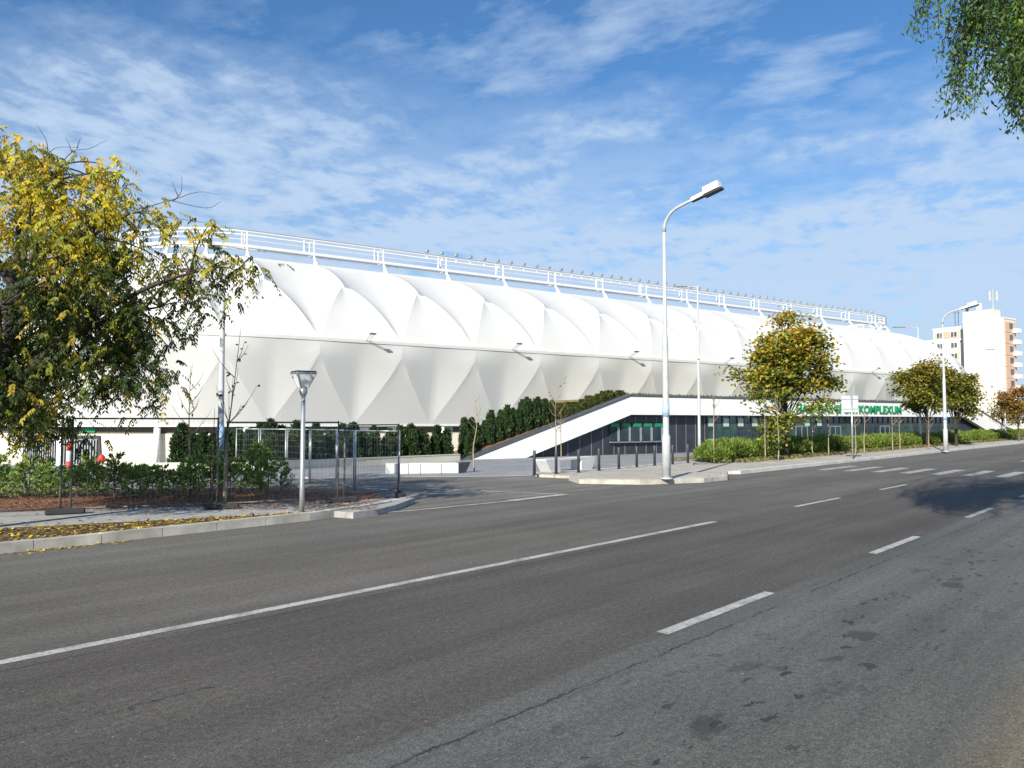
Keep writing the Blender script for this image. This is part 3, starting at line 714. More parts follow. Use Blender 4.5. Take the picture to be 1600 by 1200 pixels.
# clipped hedge of light green shrubs (right)
HG = [(0.13, 0.21, 0.03), (0.18, 0.25, 0.035), (0.07, 0.12, 0.02), (0.24, 0.28, 0.05)]
def shrub():
    root = thing('hedge_shrub', (0, 0, 0), 'light green leafy shrub in the low hedge beside the right pavement', 'shrub', 'shrubs of the roadside hedge')
    n = 1500; v = rdir(n); r = (0.35+0.65*RNG.random(n)**0.5)[:, None]; C = v*r*np.array([.66, .62, .45])+np.array([0, 0, .42]); C[:, 2] = np.maximum(C[:, 2], .03)
    C[:, 2] *= 1+0.12*np.sin(C[:, 0]*7)
    D = v*.8+np.array([0, 0, 1.0])+RNG.normal(0, .45, (n, 3))
    leaves_mesh('foliage', C, D, rdir(n), RNG.uniform(.10, .27, n), RNG.uniform(.03, .07, n), pick(HG, n, j=.25), M['needle'], root)
    b = MB()
    for k in range(9): a = random.uniform(0, 6.28); b.tube([(0, 0, 0), (.2*math.cos(a), .2*math.sin(a), .4), (.4*math.cos(a), .4*math.sin(a), .8)], [.015, .01, .004], 4)
    b.build('stem', M['bark'], root); return root
shr = [shrub() for _ in range(3)]
w = 35.2; k = 0
while w < 128:
    for row in (0, 1):
        s_ = random.uniform(.88, 1.12); P = road(w+row*.5, 18.3+row*1.0+random.uniform(-.12, .12), .08)
        place(shr, 'hd', P, random.uniform(0, 6), (s_*1.05, s_*1.05, s_*random.uniform(.9, 1.08)))
    w += 1.0 if w < 80 else 1.4
# grass tufts along the hedge foot
sprigs('bed_grass', [road(w, random.uniform(16.75, 17.8), .09) for w in np.arange(34.5, 125, .12)], .08, .22, 9, [(0.16, 0.14, 0.05), (0.10, 0.12, 0.03), (0.20, 0.16, 0.07)], 'dry yellowing grass along the foot of the roadside hedge', .22)

# ------------------------------------------------------------------ broadleaf trees
def bez(a, b, c, n=7): return [a*(1-t)**2+b*2*t*(1-t)+c*t*t for t in [i/n for i in range(n+1)]]
def limb_set(b, trunk, clumps, r0, rmin=0.012, n=6, up=0.25, twigs=3, tw=0.6):
    """tapered limbs from the trunk polyline to each clump, plus twigs in it"""
    top = trunk[-1].z
    for c in clumps:
        zt = trunk[0].z+(top-trunk[0].z)*random.uniform(.25, .95)*min(1, max(.3, (c.z-trunk[0].z)/(top-trunk[0].z)))
        zt = min(max(zt, trunk[0].z+(top-trunk[0].z)*.3), top)
        a = min(trunk, key=lambda p: abs(p.z-zt)); L = (c-a).length
        m = a.lerp(c, .5)+Vector((random.gauss(0, .12*L), random.gauss(0, .12*L), up*L*random.uniform(.2, 1)))
        P = bez(a, m, c, 7); r = r0*min(1, .25+L/6)*random.uniform(.35, .6)
        b.tube(P, [r*(1-.85*i/7)+rmin*.5 for i in range(8)], n, False)
        for _ in range(twigs):
            st = P[random.randint(3, 6)]; e = c+Vector((random.gauss(0, tw), random.gauss(0, tw), random.gauss(0, tw*.7)))
            b.tube(bez(st, st.lerp(e, .5)+Vector((0, 0, .1)), e, 4), [rmin, rmin*.8, rmin*.6, rmin*.5, rmin*.3], 4, False)
def maple(name, loc, label, H, R, zc, rz_, nclump, nleaf, colf, leaf=.2, trunk_r=.13, barkm='bark', group=None, seed=1, extra=()):
    random.seed(seed); root = thing(name, loc, label, 'tree', group)
    cl = []
    while len(cl) < nclump:
        v = Vector(rdir(1)[0]); k = random.random()**.45
        if v.z < -.75: continue
        lump = 1+.18*math.sin(v.x*4+seed)*math.cos(v.y*5+v.z*3)
        c = Vector((v.x*R*k*lump, v.y*R*k*lump, zc+v.z*rz_*k*lump)); cl.append(c)
    cl += [Vector(e)-Vector(loc) for e in extra]
    tr = [Vector((0, 0, -.05)), Vector((.03, 0, zc*.25)), Vector((-.02, .03, zc*.5)), Vector((.05, 0, zc*.8)), Vector((0, .05, zc+rz_*.3)), Vector((.05, 0, zc+rz_*.6))]
    tr = smooth_path(tr, 4)
    b = MB(); b.tube(tr, [trunk_r*(1.25 if i == 0 else 1)*(1-.85*i/(len(tr)-1)) for i in range(len(tr))], 9)
    limb_set(b, tr, cl, trunk_r*.55, .012)
    b.build('trunk', M[barkm], root, None, True)
    C = []; T = []
    for c in cl:
        m = int(nleaf/nclump*random.uniform(.6, 1.4)); rr = random.uniform(.45, .85)
        g = RNG.normal(0, rr*.55, (m, 3))*np.array([1, 1, .62])+np.array(c); C.append(g)
    C = np.concatenate(C); n = len(C); D = RNG.normal(0, 1, (n, 3)); D[:, 2] = D[:, 2]*.5-.45
    Nn = RNG.normal(0, .6, (n, 3))+np.array([0, 0, 1])
    leaves_mesh('crown', C, D, Nn, RNG.uniform(leaf*.6, leaf*1.3, n), RNG.uniform(leaf*.55, leaf*1.1, n), colf(C), M['leaf'], root)
    return root
def grad_cols(lowc, highc, z0, z1, mix=.25):
    lowc, highc = np.asarray(lowc), np.asarray(highc)
    def f(C):
        n = len(C); t = np.clip((C[:, 2]-z0)/(z1-z0), 0, 1)+RNG.normal(0, mix, n)
        t += 0.35*np.sin(C[:, 0]*1.7+C[:, 1]*1.1)*np.cos(C[:, 2]*1.5)
        hi = RNG.random(n) < np.clip(t, .04, .96)
        a = lowc[RNG.integers(0, len(lowc), n)]; b = highc[RNG.integers(0, len(highc), n)]
        c = np.where(hi[:, None], b, a); return np.clip(c*(1+RNG.normal(0, .22, (n, 1))), .005, 1)
    return f
def base_at(px, py): P = gp(px, py, .09); return P
mt = at(1229, 700, 42); mt.z = .08
maple('maple_tree', mt, 'maple turning orange at the top, behind the hedge in front of the lettering', 8, 2.2, 5.05, 2.55, 80, 15000,
      grad_cols([(.15, .185, .02), (.21, .22, .03), (.11, .15, .02)], [(.50, .33, .03), (.44, .24, .03), (.42, .34, .04), (.28, .27, .03)], 3.4, 8.2), .20, .12, 'darkbark', None, 5, [at(x, y, 42+d) for x, y, d in ((1195, 640, -1), (1205, 665, -1.2), (1222, 655, -1.5), (1213, 680, -1.4), (1240, 655, -1.2), (1182, 612, -.5), (1285, 632, 0), (1268, 640, -.6), (1302, 600, 0))])
mt2 = at(1449, 695, 60); mt2.z = .08
maple('maple_tree', mt2, 'olive green rounded tree left of the second curved street lamp', 7, 2.0, 4.4, 2.25, 56, 9500,
      grad_cols([(.13, .155, .022), (.18, .185, .03), (.09, .12, .02)], [(.30, .22, .03), (.21, .19, .03)], 3, 7.5), .22, .13, 'darkbark', None, 8)
mt3 = at(1494, 692, 63); mt3.z = .08
maple('maple_tree', mt3, 'dark olive rounded tree right of the second curved street lamp', 7, 1.8, 4.2, 2.15, 54, 9000,
      grad_cols([(.13, .155, .022), (.18, .185, .03), (.09, .12, .02)], [(.30, .22, .03), (.21, .19, .03)], 3, 7.5), .22, .13, 'darkbark', None, 12)
mt4 = at(1592, 690, 80); mt4.z = .08
maple('maple_tree', mt4, 'rust coloured tree at the right edge below the apartment tower', 6, 2.0, 3.6, 2.0, 36, 4000,
      grad_cols([(.16, .13, .025), (.20, .14, .03)], [(.33, .17, .03), (.28, .13, .03)], 2, 5), .24, .12, 'bark', None, 15)
mt5 = at(1566, 690, 90); mt5.z = .08
maple('ornamental_tree', mt5, 'small thin olive tree before the cream apartment tower', 4, 1.4, 2.6, 1.3, 18, 1100,
      grad_cols([(.13, .13, .025), (.18, .15, .03)], [(.25, .17, .03), (.22, .14, .03)], 2, 5), .22, .08, 'bark', None, 17)
random.seed(21)
# large pinnate-leaved tree at the left, trunk just outside the picture
tb = gp(-34, 826, Z); troot = thing('locust_tree', (tb.x, tb.y, Z-.02), 'big spreading tree with feathery leaves turning yellow at the upper left', 'tree')
def lt(px, py, Y): P = at(px, py, Y); return P-Vector((tb.x, tb.y, Z-.02))
clp = []
rows = [  # (px range, py range, count, depth range)
    (-160, 60, 215, 300, 12, 13, 17), (0, 180, 235, 305, 15, 13.2, 16), (60, 180, 290, 350, 7, 13, 15.5), (-150, 130, 310, 420, 24, 12.5, 17),
    (60, 210, 345, 430, 18, 13, 16), (180, 290, 370, 440, 8, 13.2, 15.2), (290, 375, 385, 440, 3, 13.4, 14.6), (-150, 110, 430, 545, 50, 12.4, 17.5), (90, 235, 430, 530, 24, 13, 16),
    (240, 305, 425, 500, 6, 13.2, 15), (-150, 90, 530, 655, 58, 12.5, 17.5), (90, 220, 530, 610, 15, 13, 16), (150, 255, 560, 620, 5, 13.2, 15), (-100, 110, 600, 680, 22, 13, 16.5), (200, 290, 495, 530, 4, 13.2, 15)]
for x0, x1, y0, y1, n, d0, d1 in rows:
    for _ in range(n): clp.append(lt(random.uniform(x0, x1), random.uniform(y0, y1), random.uniform(d0, d1)))
for x0, y0, d in ((340, 395, 13.6), (372, 415, 13.6), (360, 450, 13.7), (345, 470, 13.8), (318, 500, 14), (250, 590, 14), (235, 625, 14), (300, 372, 13.7), (326, 352, 13.6), (262, 340, 13.8), (232, 330, 14)): clp.append(lt(x0, y0, d))
tr = smooth_path([Vector((0, 0, -.1)), Vector((.05, .1, 1.0)), Vector((.15, .1, 2.0)), Vector((.3, 0, 3.0)), Vector((.5, .1, 4.2)), Vector((.6, .2, 5.6))], 5)
b = MB(); b.tube(tr, [.15*(1-.8*i/(len(tr)-1))*(1.3 if i == 0 else 1) for i in range(len(tr))], 10)
prim = [lt(330, 420, 13.8), lt(250, 480, 14), lt(190, 340, 14), lt(90, 260, 14.4), lt(180, 570, 14.2), lt(20, 280, 15), lt(60, 620, 15), lt(-80, 400, 15.5), lt(-100, 300, 14), lt(120, 500, 16.5), lt(0, 480, 13)]
limb_pts = list(tr[8:])
for e in prim:
    a = tr[random.randint(8, 20)]; L = (e-a).length; m = a.lerp(e, .45)+Vector((random.gauss(0, .2), random.gauss(0, .2), .22*L)); P = bez(a, m, e, 10)
    b.tube(P, [.085*(1-.88*i/10)+.006 for i in range(11)], 6, False); limb_pts += P[3:]
for c in clp:
    cand = [p for p in limb_pts if (p-c).length > .25]; a = min(cand, key=lambda p: (p-c).length+random.uniform(0, .5)); L = (c-a).length
    P = bez(a, a.lerp(c, .5)+Vector((random.gauss(0, .12*L), random.gauss(0, .12*L), .18*L)), c, 5); b.tube(P, [.018*(1-.8*i/5)+.003 for i in range(6)], 4, False)
# bare twigs reaching out to the right
for pp in ([(205, 330, 14), (270, 312, 13.8), (310, 300, 13.6), (342, 304, 13.6)], [(270, 315, 13.8), (283, 300, 13.7), (284, 274, 13.6)], [(278, 306, 13.7), (268, 282, 13.7)], [(180, 318, 14), (205, 313, 14), (245, 335, 13.9), (300, 345, 13.7), (338, 350, 13.6)],
           [(80, 300, 14.2), (140, 293, 14.2), (200, 295, 14), (248, 320, 13.9)], [(72, 262, 14.3), (74, 226, 14.2), (64, 205, 14.2), (58, 195, 14.2)], [(80, 275, 14.3), (112, 238, 14.2), (140, 232, 14.1), (168, 218, 14)], [(112, 238, 14.2), (108, 226, 14.2), (102, 214, 14.2)], [(255, 310, 13.8), (320, 325, 13.6), (345, 315, 13.6)],
           [(160, 275, 14), (185, 270, 14), (215, 300, 14)], [(120, 232, 14.2), (126, 215, 14.2)], [(60, 262, 14.2), (85, 232, 14.2), (125, 231, 14.2)]):
    P = smooth_path([lt(*p) for p in pp], 4); b.tube(P, [.009*(1-.75*i/(len(P)-1)) for i in range(len(P))], 4, False)
b.build('trunk', M['darkbark'], troot, None, True)
YE = np.array([(.55, .42, .018), (.58, .38, .02), (.43, .38, .025), (.36, .35, .025)]); GE = np.array([(.036, .062, .010), (.05, .08, .013), (.08, .10, .016), (.028, .048, .010)]); MI = np.array([(.26, .26, .025), (.18, .21, .025), (.36, .27, .03)])  # greens darkened to paint shade into the lower crown, yellows are leaf colour
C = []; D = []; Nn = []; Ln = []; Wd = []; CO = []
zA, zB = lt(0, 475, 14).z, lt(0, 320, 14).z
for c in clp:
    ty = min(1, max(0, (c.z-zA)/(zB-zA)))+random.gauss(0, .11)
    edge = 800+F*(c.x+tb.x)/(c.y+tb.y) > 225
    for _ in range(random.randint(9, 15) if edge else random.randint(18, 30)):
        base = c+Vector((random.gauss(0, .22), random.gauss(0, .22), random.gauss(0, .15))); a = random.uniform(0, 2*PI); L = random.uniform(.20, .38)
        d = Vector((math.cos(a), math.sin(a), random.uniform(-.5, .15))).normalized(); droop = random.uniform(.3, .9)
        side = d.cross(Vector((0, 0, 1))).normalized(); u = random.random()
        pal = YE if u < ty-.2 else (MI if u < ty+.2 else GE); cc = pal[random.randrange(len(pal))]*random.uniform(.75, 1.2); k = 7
        for i in range(k):
            f = (i+.6)/k; p = base+d*L*f+Vector((0, 0, -droop*L*f*f))
            for sg in (-1, 1):
                C.append(tuple(p)); dd = side*sg*.55+d*.22+Vector((0, 0, -.75+random.gauss(0, .2))); D.append(tuple(dd)); nn = d+side*random.gauss(0, .5)+Vector((0, 0, .35+random.gauss(0, .3))); Nn.append(tuple(nn))
                Ln.append(random.uniform(.07, .11)); Wd.append(random.uniform(.028, .042)); CO.append(cc*random.uniform(.85, 1.15))
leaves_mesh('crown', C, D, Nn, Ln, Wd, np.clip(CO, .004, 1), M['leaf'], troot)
# hanging branches at the upper right: a tree whose trunk stands right of the picture
wb = Vector((10.4, 8.2, .02)); wroot = thing('willow_tree', wb, 'drooping branches of a green tree hanging in from the upper right corner', 'tree')
def wt(px, py, Y): return at(px, py, Y)-wb
b = MB(); wtr = smooth_path([Vector((0, 0, -.1)), Vector((.05, .05, 2)), Vector((-.1, .1, 4)), Vector((-.2, .2, 6)), Vector((-.5, .3, 8.3)), Vector((-1.2, .5, 9.5))], 4)
b.tube(wtr, [.26*(1-.8*i/(len(wtr)-1)) for i in range(len(wtr))], 10)
C = []; D = []; Nn = []; Ln = []; Wd = []; CO = []
strands = []
ends = [(1432, 45, 9.2), (1426, 62, 9.2), (1450, 62, 9.3), (1440, 25, 9.3), (1466, 42, 9), (1470, 92, 9), (1482, 55, 9), (1478, 150, 8.8), (1476, 165, 8.8), (1485, 178, 8.8), (1495, 183, 8.7), (1488, 130, 9), (1502, 150, 8.8), (1510, 165, 8.7), (1522, 178, 8.6), (1530, 150, 8.8), (1500, 110, 9.2), (1540, 120, 8.7), (1560, 150, 8.5), (1555, 110, 9), (1528, 70, 9.1)]
for _ in range(110):
    x = random.uniform(1515, 1760); lim = 60+ (130 if x > 1580 else 75)*random.random() if x < 1600 else random.uniform(20, 215)
    if 1520 < x < 1580: lim = random.uniform(30, 155)
    ends.append((x, lim, random.uniform(7.6, 9.8)))
for x, y in ((1588, 205), (1597, 200), (1580, 185), (1592, 190), (1605, 205), (1584, 160), (1600, 170), (1576, 175)): ends.append((x, y, random.uniform(8.4, 8.9)))
for _ in range(70):                        # the part of the crown above and right of the picture
    ends.append((random.uniform(1480, 2000), random.uniform(-420, 60), random.uniform(6.8, 10.5)))
for x, y, d in ends:
    e = wt(x, y, d); h = random.uniform(1.2, 2.1); lean = Vector((random.uniform(.0, .7), random.uniform(-.3, .3), 0)); st = e+Vector((0, 0, h))+lean
    m = e.lerp(st, .55)-lean*.25; P = bez(st, m, e, 10); strands.append(P)
    b.tube(P, [.008*(1-.75*i/10)+.0015 for i in range(11)], 4, False)
    a = wtr[random.randint(10, len(wtr)-1)]; mm = a.lerp(st, .5)+Vector((0, 0, .8)); PP = bez(a, mm, st, 7); b.tube(PP, [.03*(1-.75*i/7)+.004 for i in range(8)], 5, False)
    yel = random.random()
    for i in range(int(h*105)):
        f = random.random(); k = min(9, int(f*10)); p = P[k].lerp(P[k+1], f*10-k); a = random.uniform(0, 2*PI)
        p = p+Vector((random.gauss(0, .07), random.gauss(0, .07), 0))
        C.append(tuple(p)); D.append((math.cos(a)*.7, math.sin(a)*.7, -.75+random.gauss(0, .3))); Nn.append(tuple(rdir(1)[0])); Ln.append(random.uniform(.05, .10)); Wd.append(random.uniform(.018, .032))
        base = (.17, .26, .03) if yel > .75 else ((.085, .155, .03) if yel > .3 else (.055, .11, .025)); q = random.uniform(.75, 1.3); CO.append(tuple(q*t for t in base))
b.build('trunk', M['darkbark'], wroot, None, True)
leaves_mesh('crown', C, D, Nn, Ln, Wd, CO, M['leaf'], wroot)

# bare saplings
def sapling(loc, H, label, seed, leaves=14, r=.022, m='bark2', nb=9, spread=.32, z_first=.42, lean=0, leafcol=(.12, .09, .03)):
    random.seed(seed); root = thing('sapling', loc, label, 'sapling', 'young bare trees'); b = MB()
    tr = smooth_path([Vector((0, 0, -.05)), Vector((random.gauss(0, .03), 0, H*.3)), Vector((random.gauss(0, .04)+lean*.5, random.gauss(0, .04), H*.62)), Vector((lean, 0, H))], 4)
    b.tube(tr, [r*(1-.85*i/(len(tr)-1)) for i in range(len(tr))], 6); tips = []
    for k in range(nb):
        z = H*random.uniform(z_first, .88); a = min(tr, key=lambda p: abs(p.z-z)); q = random.uniform(0, 2*PI); L = H*random.uniform(.14, .3)*(1.15-z/H*.6)
        e = a+Vector((math.cos(q)*L*spread*2, math.sin(q)*L*spread*2, L*.85)); P = bez(a, a.lerp(e, .5)+Vector((math.cos(q)*.08, math.sin(q)*.08, -.05)), e, 4)
        b.tube(P, [r*.38, r*.3, r*.24, r*.18, r*.1], 4, False); tips += P[1:]
    b.build('trunk', M[m], root, None, True)
    if leaves:
        n = leaves; C = [tuple(random.choice(tips+tr[6:])+Vector((0, 0, -.02))) for _ in range(n)]; D = RNG.normal(0, 1, (n, 3)); D[:, 2] -= .8
        leaves_mesh('leaves', C, D, rdir(n), RNG.uniform(.07, .13, n), RNG.uniform(.04, .08, n), pick([leafcol], n), M['leaf'], root)
    return root
def sap_px(px, py_base, py_top, label, seed, zb=None, **k):
    P = gp(px, py_base, zb) if zb is not None else gt(px, py_base); H = (py_base-py_top)/F*P.y
    return sapling(P, H, label, seed, **k)
sap_px(294, 776, 572, 'slim bare sapling in the mulch bed left of the fence post by the tall pole', 31, Z, leaves=10, r=.028)
sap_px(350, 787, 512, 'tallest bare sapling, standing by the fence joint in front of the tall pole', 32, Z, leaves=26, r=.03, lean=.32, nb=12)
sap_px(333, 780, 640, 'short brownish bare sapling just left of the fence joint', 33, Z, leaves=0, r=.03, spread=.5, nb=12, m='bark')
sap_px(147, 722, 620, 'thin bare sapling in front of the garage gate', 34, leaves=6, r=.05)
sap_px(199, 724, 650, 'bare sapling with forked top between the gate and the column', 35, leaves=0, r=.05, nb=10, spread=.55)
sap_px(741, 736, 617, 'bare sapling beside the end of the long white bench', 36, leaves=0, r=.035, nb=10, spread=.4)
sap_px(869, 737, 598, 'tall bare sapling behind the left end of the slanted bench', 37, leaves=22, r=.035, nb=11)
sap_px(877, 716, 640, 'shorter bare sapling near the foot of the white ramp', 38, leaves=0, r=.05, spread=.45)
for px, pb, ptop, w_, sd in ((1116, 721, 605, 'first', 41), (1196, 718, 640, 'second', 42), (1216, 720, 625, 'third', 43), (1270, 712, 645, 'fourth', 44), (1295, 713, 640, 'fifth', 45), (1337, 711, 640, 'sixth', 46), (1351, 710, 630, 'seventh', 47), (1395, 705, 640, 'eighth', 48), (1406, 704, 645, 'ninth', 49), (1452, 702, 650, 'tenth', 50)):
    sap_px(px, pb, ptop, w_+' from the left of the thin bare saplings along the roadside hedge', sd, .09, leaves=5 if sd % 2 else 0, r=.04, nb=8, z_first=.55)
random.seed(77)

# ------------------------------------------------------------------ street furniture
def curved_lamp(base, H, label, arm_dir, big=True):
    root = thing('street_lamp', base, label, 'street lamp', 'curved street lamps along the road'); d = Vector(arm_dir).normalized(); b = MB()
    k = H/9.95
    b.tube([(0, 0, 0), (0, 0, 1.42*k), (0, 0, 1.48*k), (0, 0, 4.7*k), (0, 0, 4.76*k), (0, 0, 8.3*k)], [.14, .135, .10, .09, .07, .056], 14); b.tube([(0, 0, 0), (0, 0, .05)], .2, 14)
    b.build('pole', M['lampgrey'], root, None, True)
    hb = 8.3*k; q = MB(); q.tube([(0, 0, 2.05*k), (0, 0, 2.5*k)], .116, 14).build('paint_band', M['blue'], root, None, True)
    a = MB(); pts = [Vector((0, 0, 8.25*k))]+[Vector((0, 0, hb))+d*(1-math.cos(t))*.72*k+Vector((0, 0, math.sin(t)*.72*k)) for t in [i*.19 for i in range(1, 8)]]
    pts.append(pts[-1]+d*.35*k+Vector((0, 0, .10*k))); pts.append(pts[-1]+d*.25*k+Vector((0, 0, .06*k))); a.tube(pts, [.06]*3+[.05]*(len(pts)-3), 10).build('arm', M['lampgrey'], root, None, True)
    e = pts[-1]; up = Vector((0, 0, 1)); sd = d.cross(up); dd = (d+up*.24).normalized(); un = sd.cross(dd)
    def hbox(mb, f0, f1, wd0, wd1, z0, z1):
        vs = []
        for f, w_ in ((f0, wd0), (f1, wd1)):
            for (x, z) in ((-w_, z0), (w_, z0), (w_*.8, z1), (-w_*.8, z1)): vs.append(e+dd*f+sd*x+un*z)
        mb.add(vs, [(0, 1, 2, 3), (7, 6, 5, 4), (0, 4, 5, 1), (1, 5, 6, 2), (2, 6, 7, 3), (3, 7, 4, 0)])
    h = MB(); hbox(h, -.1, .38, .07, .10, -.05, .08); hbox(h, .38, .92, .14, .14, -.04, .20); hd = h.build('lamp_head', M['white'], root)
    l = MB(); hbox(l, .36, .98, .135, .12, -.11, -.043); hbox(l, -.1, .36, .065, .09, -.075, -.053); l.build('lens', M['dark'], hd)
    return root
arm = (0.74, -0.673, 0)
P1 = gp(1041.5, 748.5, .16); curved_lamp(P1, 9.95-.16, 'tall pale curved street lamp on the traffic island with a light blue band', arm)
P2 = gp(1478, 706, .1); curved_lamp(P2, 10.0, 'curved street lamp on the right pavement between the two olive trees', arm)
def tpole(px, py_top, Y, label, arm_px, head='bar', zb=None):
    P = at(px, 660, Y); z0 = gz(P.x, P.y) if zb is None else zb; top = at(px, py_top, Y); H = top.z-z0
    root = thing('pole_lamp', (P.x, P.y, z0), label, 'street lamp', 'slim straight lamps of the forecourt'); b = MB()
    b.tube([(0, 0, 0), (0, 0, 1.3), (0, 0, H)], [.10, .09, .05], 10).build('pole', M['lampgrey'], root, None, True)
    if head == 'bar':
        L = arm_px/F*Y; sg = -1
        MB().tube([(0, 0, H-.05), (sg*L*.55, 0, H-.02)], .03, 6).build('arm', M['lampgrey'], root)
        MB().box((sg*L*.78, 0, H+.0), (L*.5, .24, .09), 0, .02).build('lamp_head', M['galv'], root)
        MB().box((.0, -.1, H*.58), (.22, .12, .16), 0, .02).build('junction_box', M['white'], root)
    else:
        MB().tube([(0, 0, H-.1), (-.18, -.1, H+.05)], .025, 6).build('arm', M['galv'], root)
        MB().box((-.22, -.12, H+.08), (.36, .26, .09), .2, .02).build('lamp_head', M['dark'], root)
    return root
tpole(1092.5, 447, 45, 'straight slim lamp left of the big maple with its arm pointing left', 32)
tpole(1438, 511, 64, 'straight slim lamp in front of the left olive tree', 38)
tpole(1571, 546, 88, 'straight slim lamp in front of the apartment tower gable', 26)
lp = tpole(345, 392, 22, 'slim floodlight pole behind the mesh fence under the yellow tree', 0, 'flood')
b = MB(); b.tube([(0, 0, 1.25), (0, 0, 1.95)], .101, 10).build('paint_band', M['blue'], lp, None, True)
# pedestrian lantern with inverted pyramid head
pl = gp(471.5, 800.5, Z); root = thing('pedestrian_lamp', pl, 'short metal lamp post with an inverted pyramid lantern by the kerb', 'street lamp')
MB().tube([(0, 0, 0), (0, 0, .5), (0, 0, 2.55)], [.052, .05, .045], 12).build('post', M['galv'], root, None, True)
MB().tube([(0, 0, 2.42), (0, 0, 2.5), (0, 0, 2.62)], [.05, .085, .085], 12).build('collar', M['galv'], root, None, True)
b = MB(); fr = MB()
for (r0, z0, r1, z1) in ((.08, 2.6, .205, 2.9),):
    q = [(-1, -1), (1, -1), (1, 1), (-1, 1)]; rz_ = .6
    def rot(x, y): return x*math.cos(rz_)-y*math.sin(rz_), x*math.sin(rz_)+y*math.cos(rz_)
    lo_ = [Vector((*rot(x*r0, y*r0), z0)) for x, y in q]; hi_ = [Vector((*rot(x*r1, y*r1), z1)) for x, y in q]
    b.add(lo_+hi_, [(0, 1, 5, 4), (1, 2, 6, 5), (2, 3, 7, 6), (3, 0, 4, 7), (3, 2, 1, 0)])
    for i in range(4): fr.tube([lo_[i], hi_[i]], .014, 5); fr.tube([hi_[i], hi_[(i+1) % 4]], .014, 5)
b.build('lantern_glass', M['lens'], root); fr.build('lantern_frame', M['galv'], root)
b = MB(); b.add([v+Vector((0, 0, .012)) for v in hi_]+[v+Vector((0, 0, .045)) for v in hi_], [(3, 2, 1, 0), (4, 5, 6, 7), (0, 1, 5, 4), (1, 2, 6, 5), (2, 3, 7, 6), (3, 0, 4, 7)]); b.build('lantern_lid', M['dark'], root)
MB().tube([(0, 0, 2.6), (0, 0, 2.88)], .05, 8).build('bulb_tube', M['dark'], root)
# road sign seen from the back
sg = gp(1332.5, 718.5, .1); root = thing('road_sign', sg, 'square road sign seen from its bare grey back on a pole by the hedge', 'road sign')
MB().tube([(0, 0, 0), (0, 0, 3.28)], .045, 10).build('post', M['galv'], root, None, True)
b = MB(); b.box((0, 0, 0), (.82, .03, .86), 0, .01); pn = b.build('panel', M['signback'], root, (-.06, .07, 2.84), rz=-.18)
MB().tube([(-.38, -.03, .25), (.38, -.03, .25)], .016, 5).build('bracket', M['galv'], pn); MB().tube([(-.38, -.03, -.25), (.38, -.03, -.25)], .016, 5).build('bracket', M['galv'], pn)
# bollards
bo = [(835, 742), (869, 740.5), (904, 738.5), (936, 735.5), (967, 732.5), (995, 730), (1023, 727.5), (1051, 725.5), (1075, 723.5)]
names = ['first', 'second', 'third', 'fourth', 'fifth', 'sixth', 'seventh', 'eighth', 'ninth']
proto = None
for i, (x, y) in enumerate(bo):
    P = gp(x, y, .1); lab = 'dark grey steel bollard, %s from the left in the row along the plaza edge' % names[i]
    if proto is None:
        proto = thing('bollard', P, lab, 'bollard', 'bollards along the plaza edge')
        MB().tube([(0, 0, 0), (0, 0, .86), (0, 0, .88)], [.055, .055, .045], 12).build('shaft', M['dark'], proto, None, True)
        MB().tube([(0, 0, -.01), (0, 0, .02)], .09, 12).build('base_plate', M['dark'], proto)
    else: dup(proto, None, P, None, None, lab)
# slanted white bench and the long white bench wall
a0 = gp(862, 738.5); a1 = gp(926, 733); d = (a1-a0); d.z = 0; L = d.length; ang = math.atan2(d.y, d.x)
root = thing('bench', a0, 'white slanted concrete bench with open middle behind the bollards', 'bench', None, ang)
def trap(name, x0, x1, t0, t1, z0, z1, m='brick'):
    b = MB(); b.extrude([Vector((x0, 0, z0)), Vector((x1, 0, z0)), Vector((t1, 0, z1)), Vector((t0, 0, z1))], Vector((0, .55, 0))); return b.build(name, M[m], root)
trap('support', 0.0, .62, -.35, .55, 0, .46); trap('support', L-.85, L-.05, L-.85, L+.22, 0, .46); trap('seat', -.36, L+.22, -.37, L+.24, .463, .53)
a0 = gp(603, 741); a1 = gp(717, 739.5); d = a1-a0; d.z = 0; L = d.length; ang = math.atan2(d.y, d.x)
root = thing('bench_wall', a0, 'long low white concrete block bench at the near edge of the plaza', 'bench', None, ang)
n = 4; cuts = [0, .31*L, .47*L, .76*L, L]
for i in range(4): MB().box(((cuts[i]+cuts[i+1])/2, .35, .2), (cuts[i+1]-cuts[i]-.02, .7, .4), 0, .015).build('block', M['brick'], root)
b = MB(); b.extrude([Vector((L+.005, .02, 0)), Vector((L+.35, .5, 0)), Vector((L+.55, .5, .42)), Vector((L+.005, .02, .42))], Vector((.0, .4, 0))); b.build('end_block', M['coping'], root)
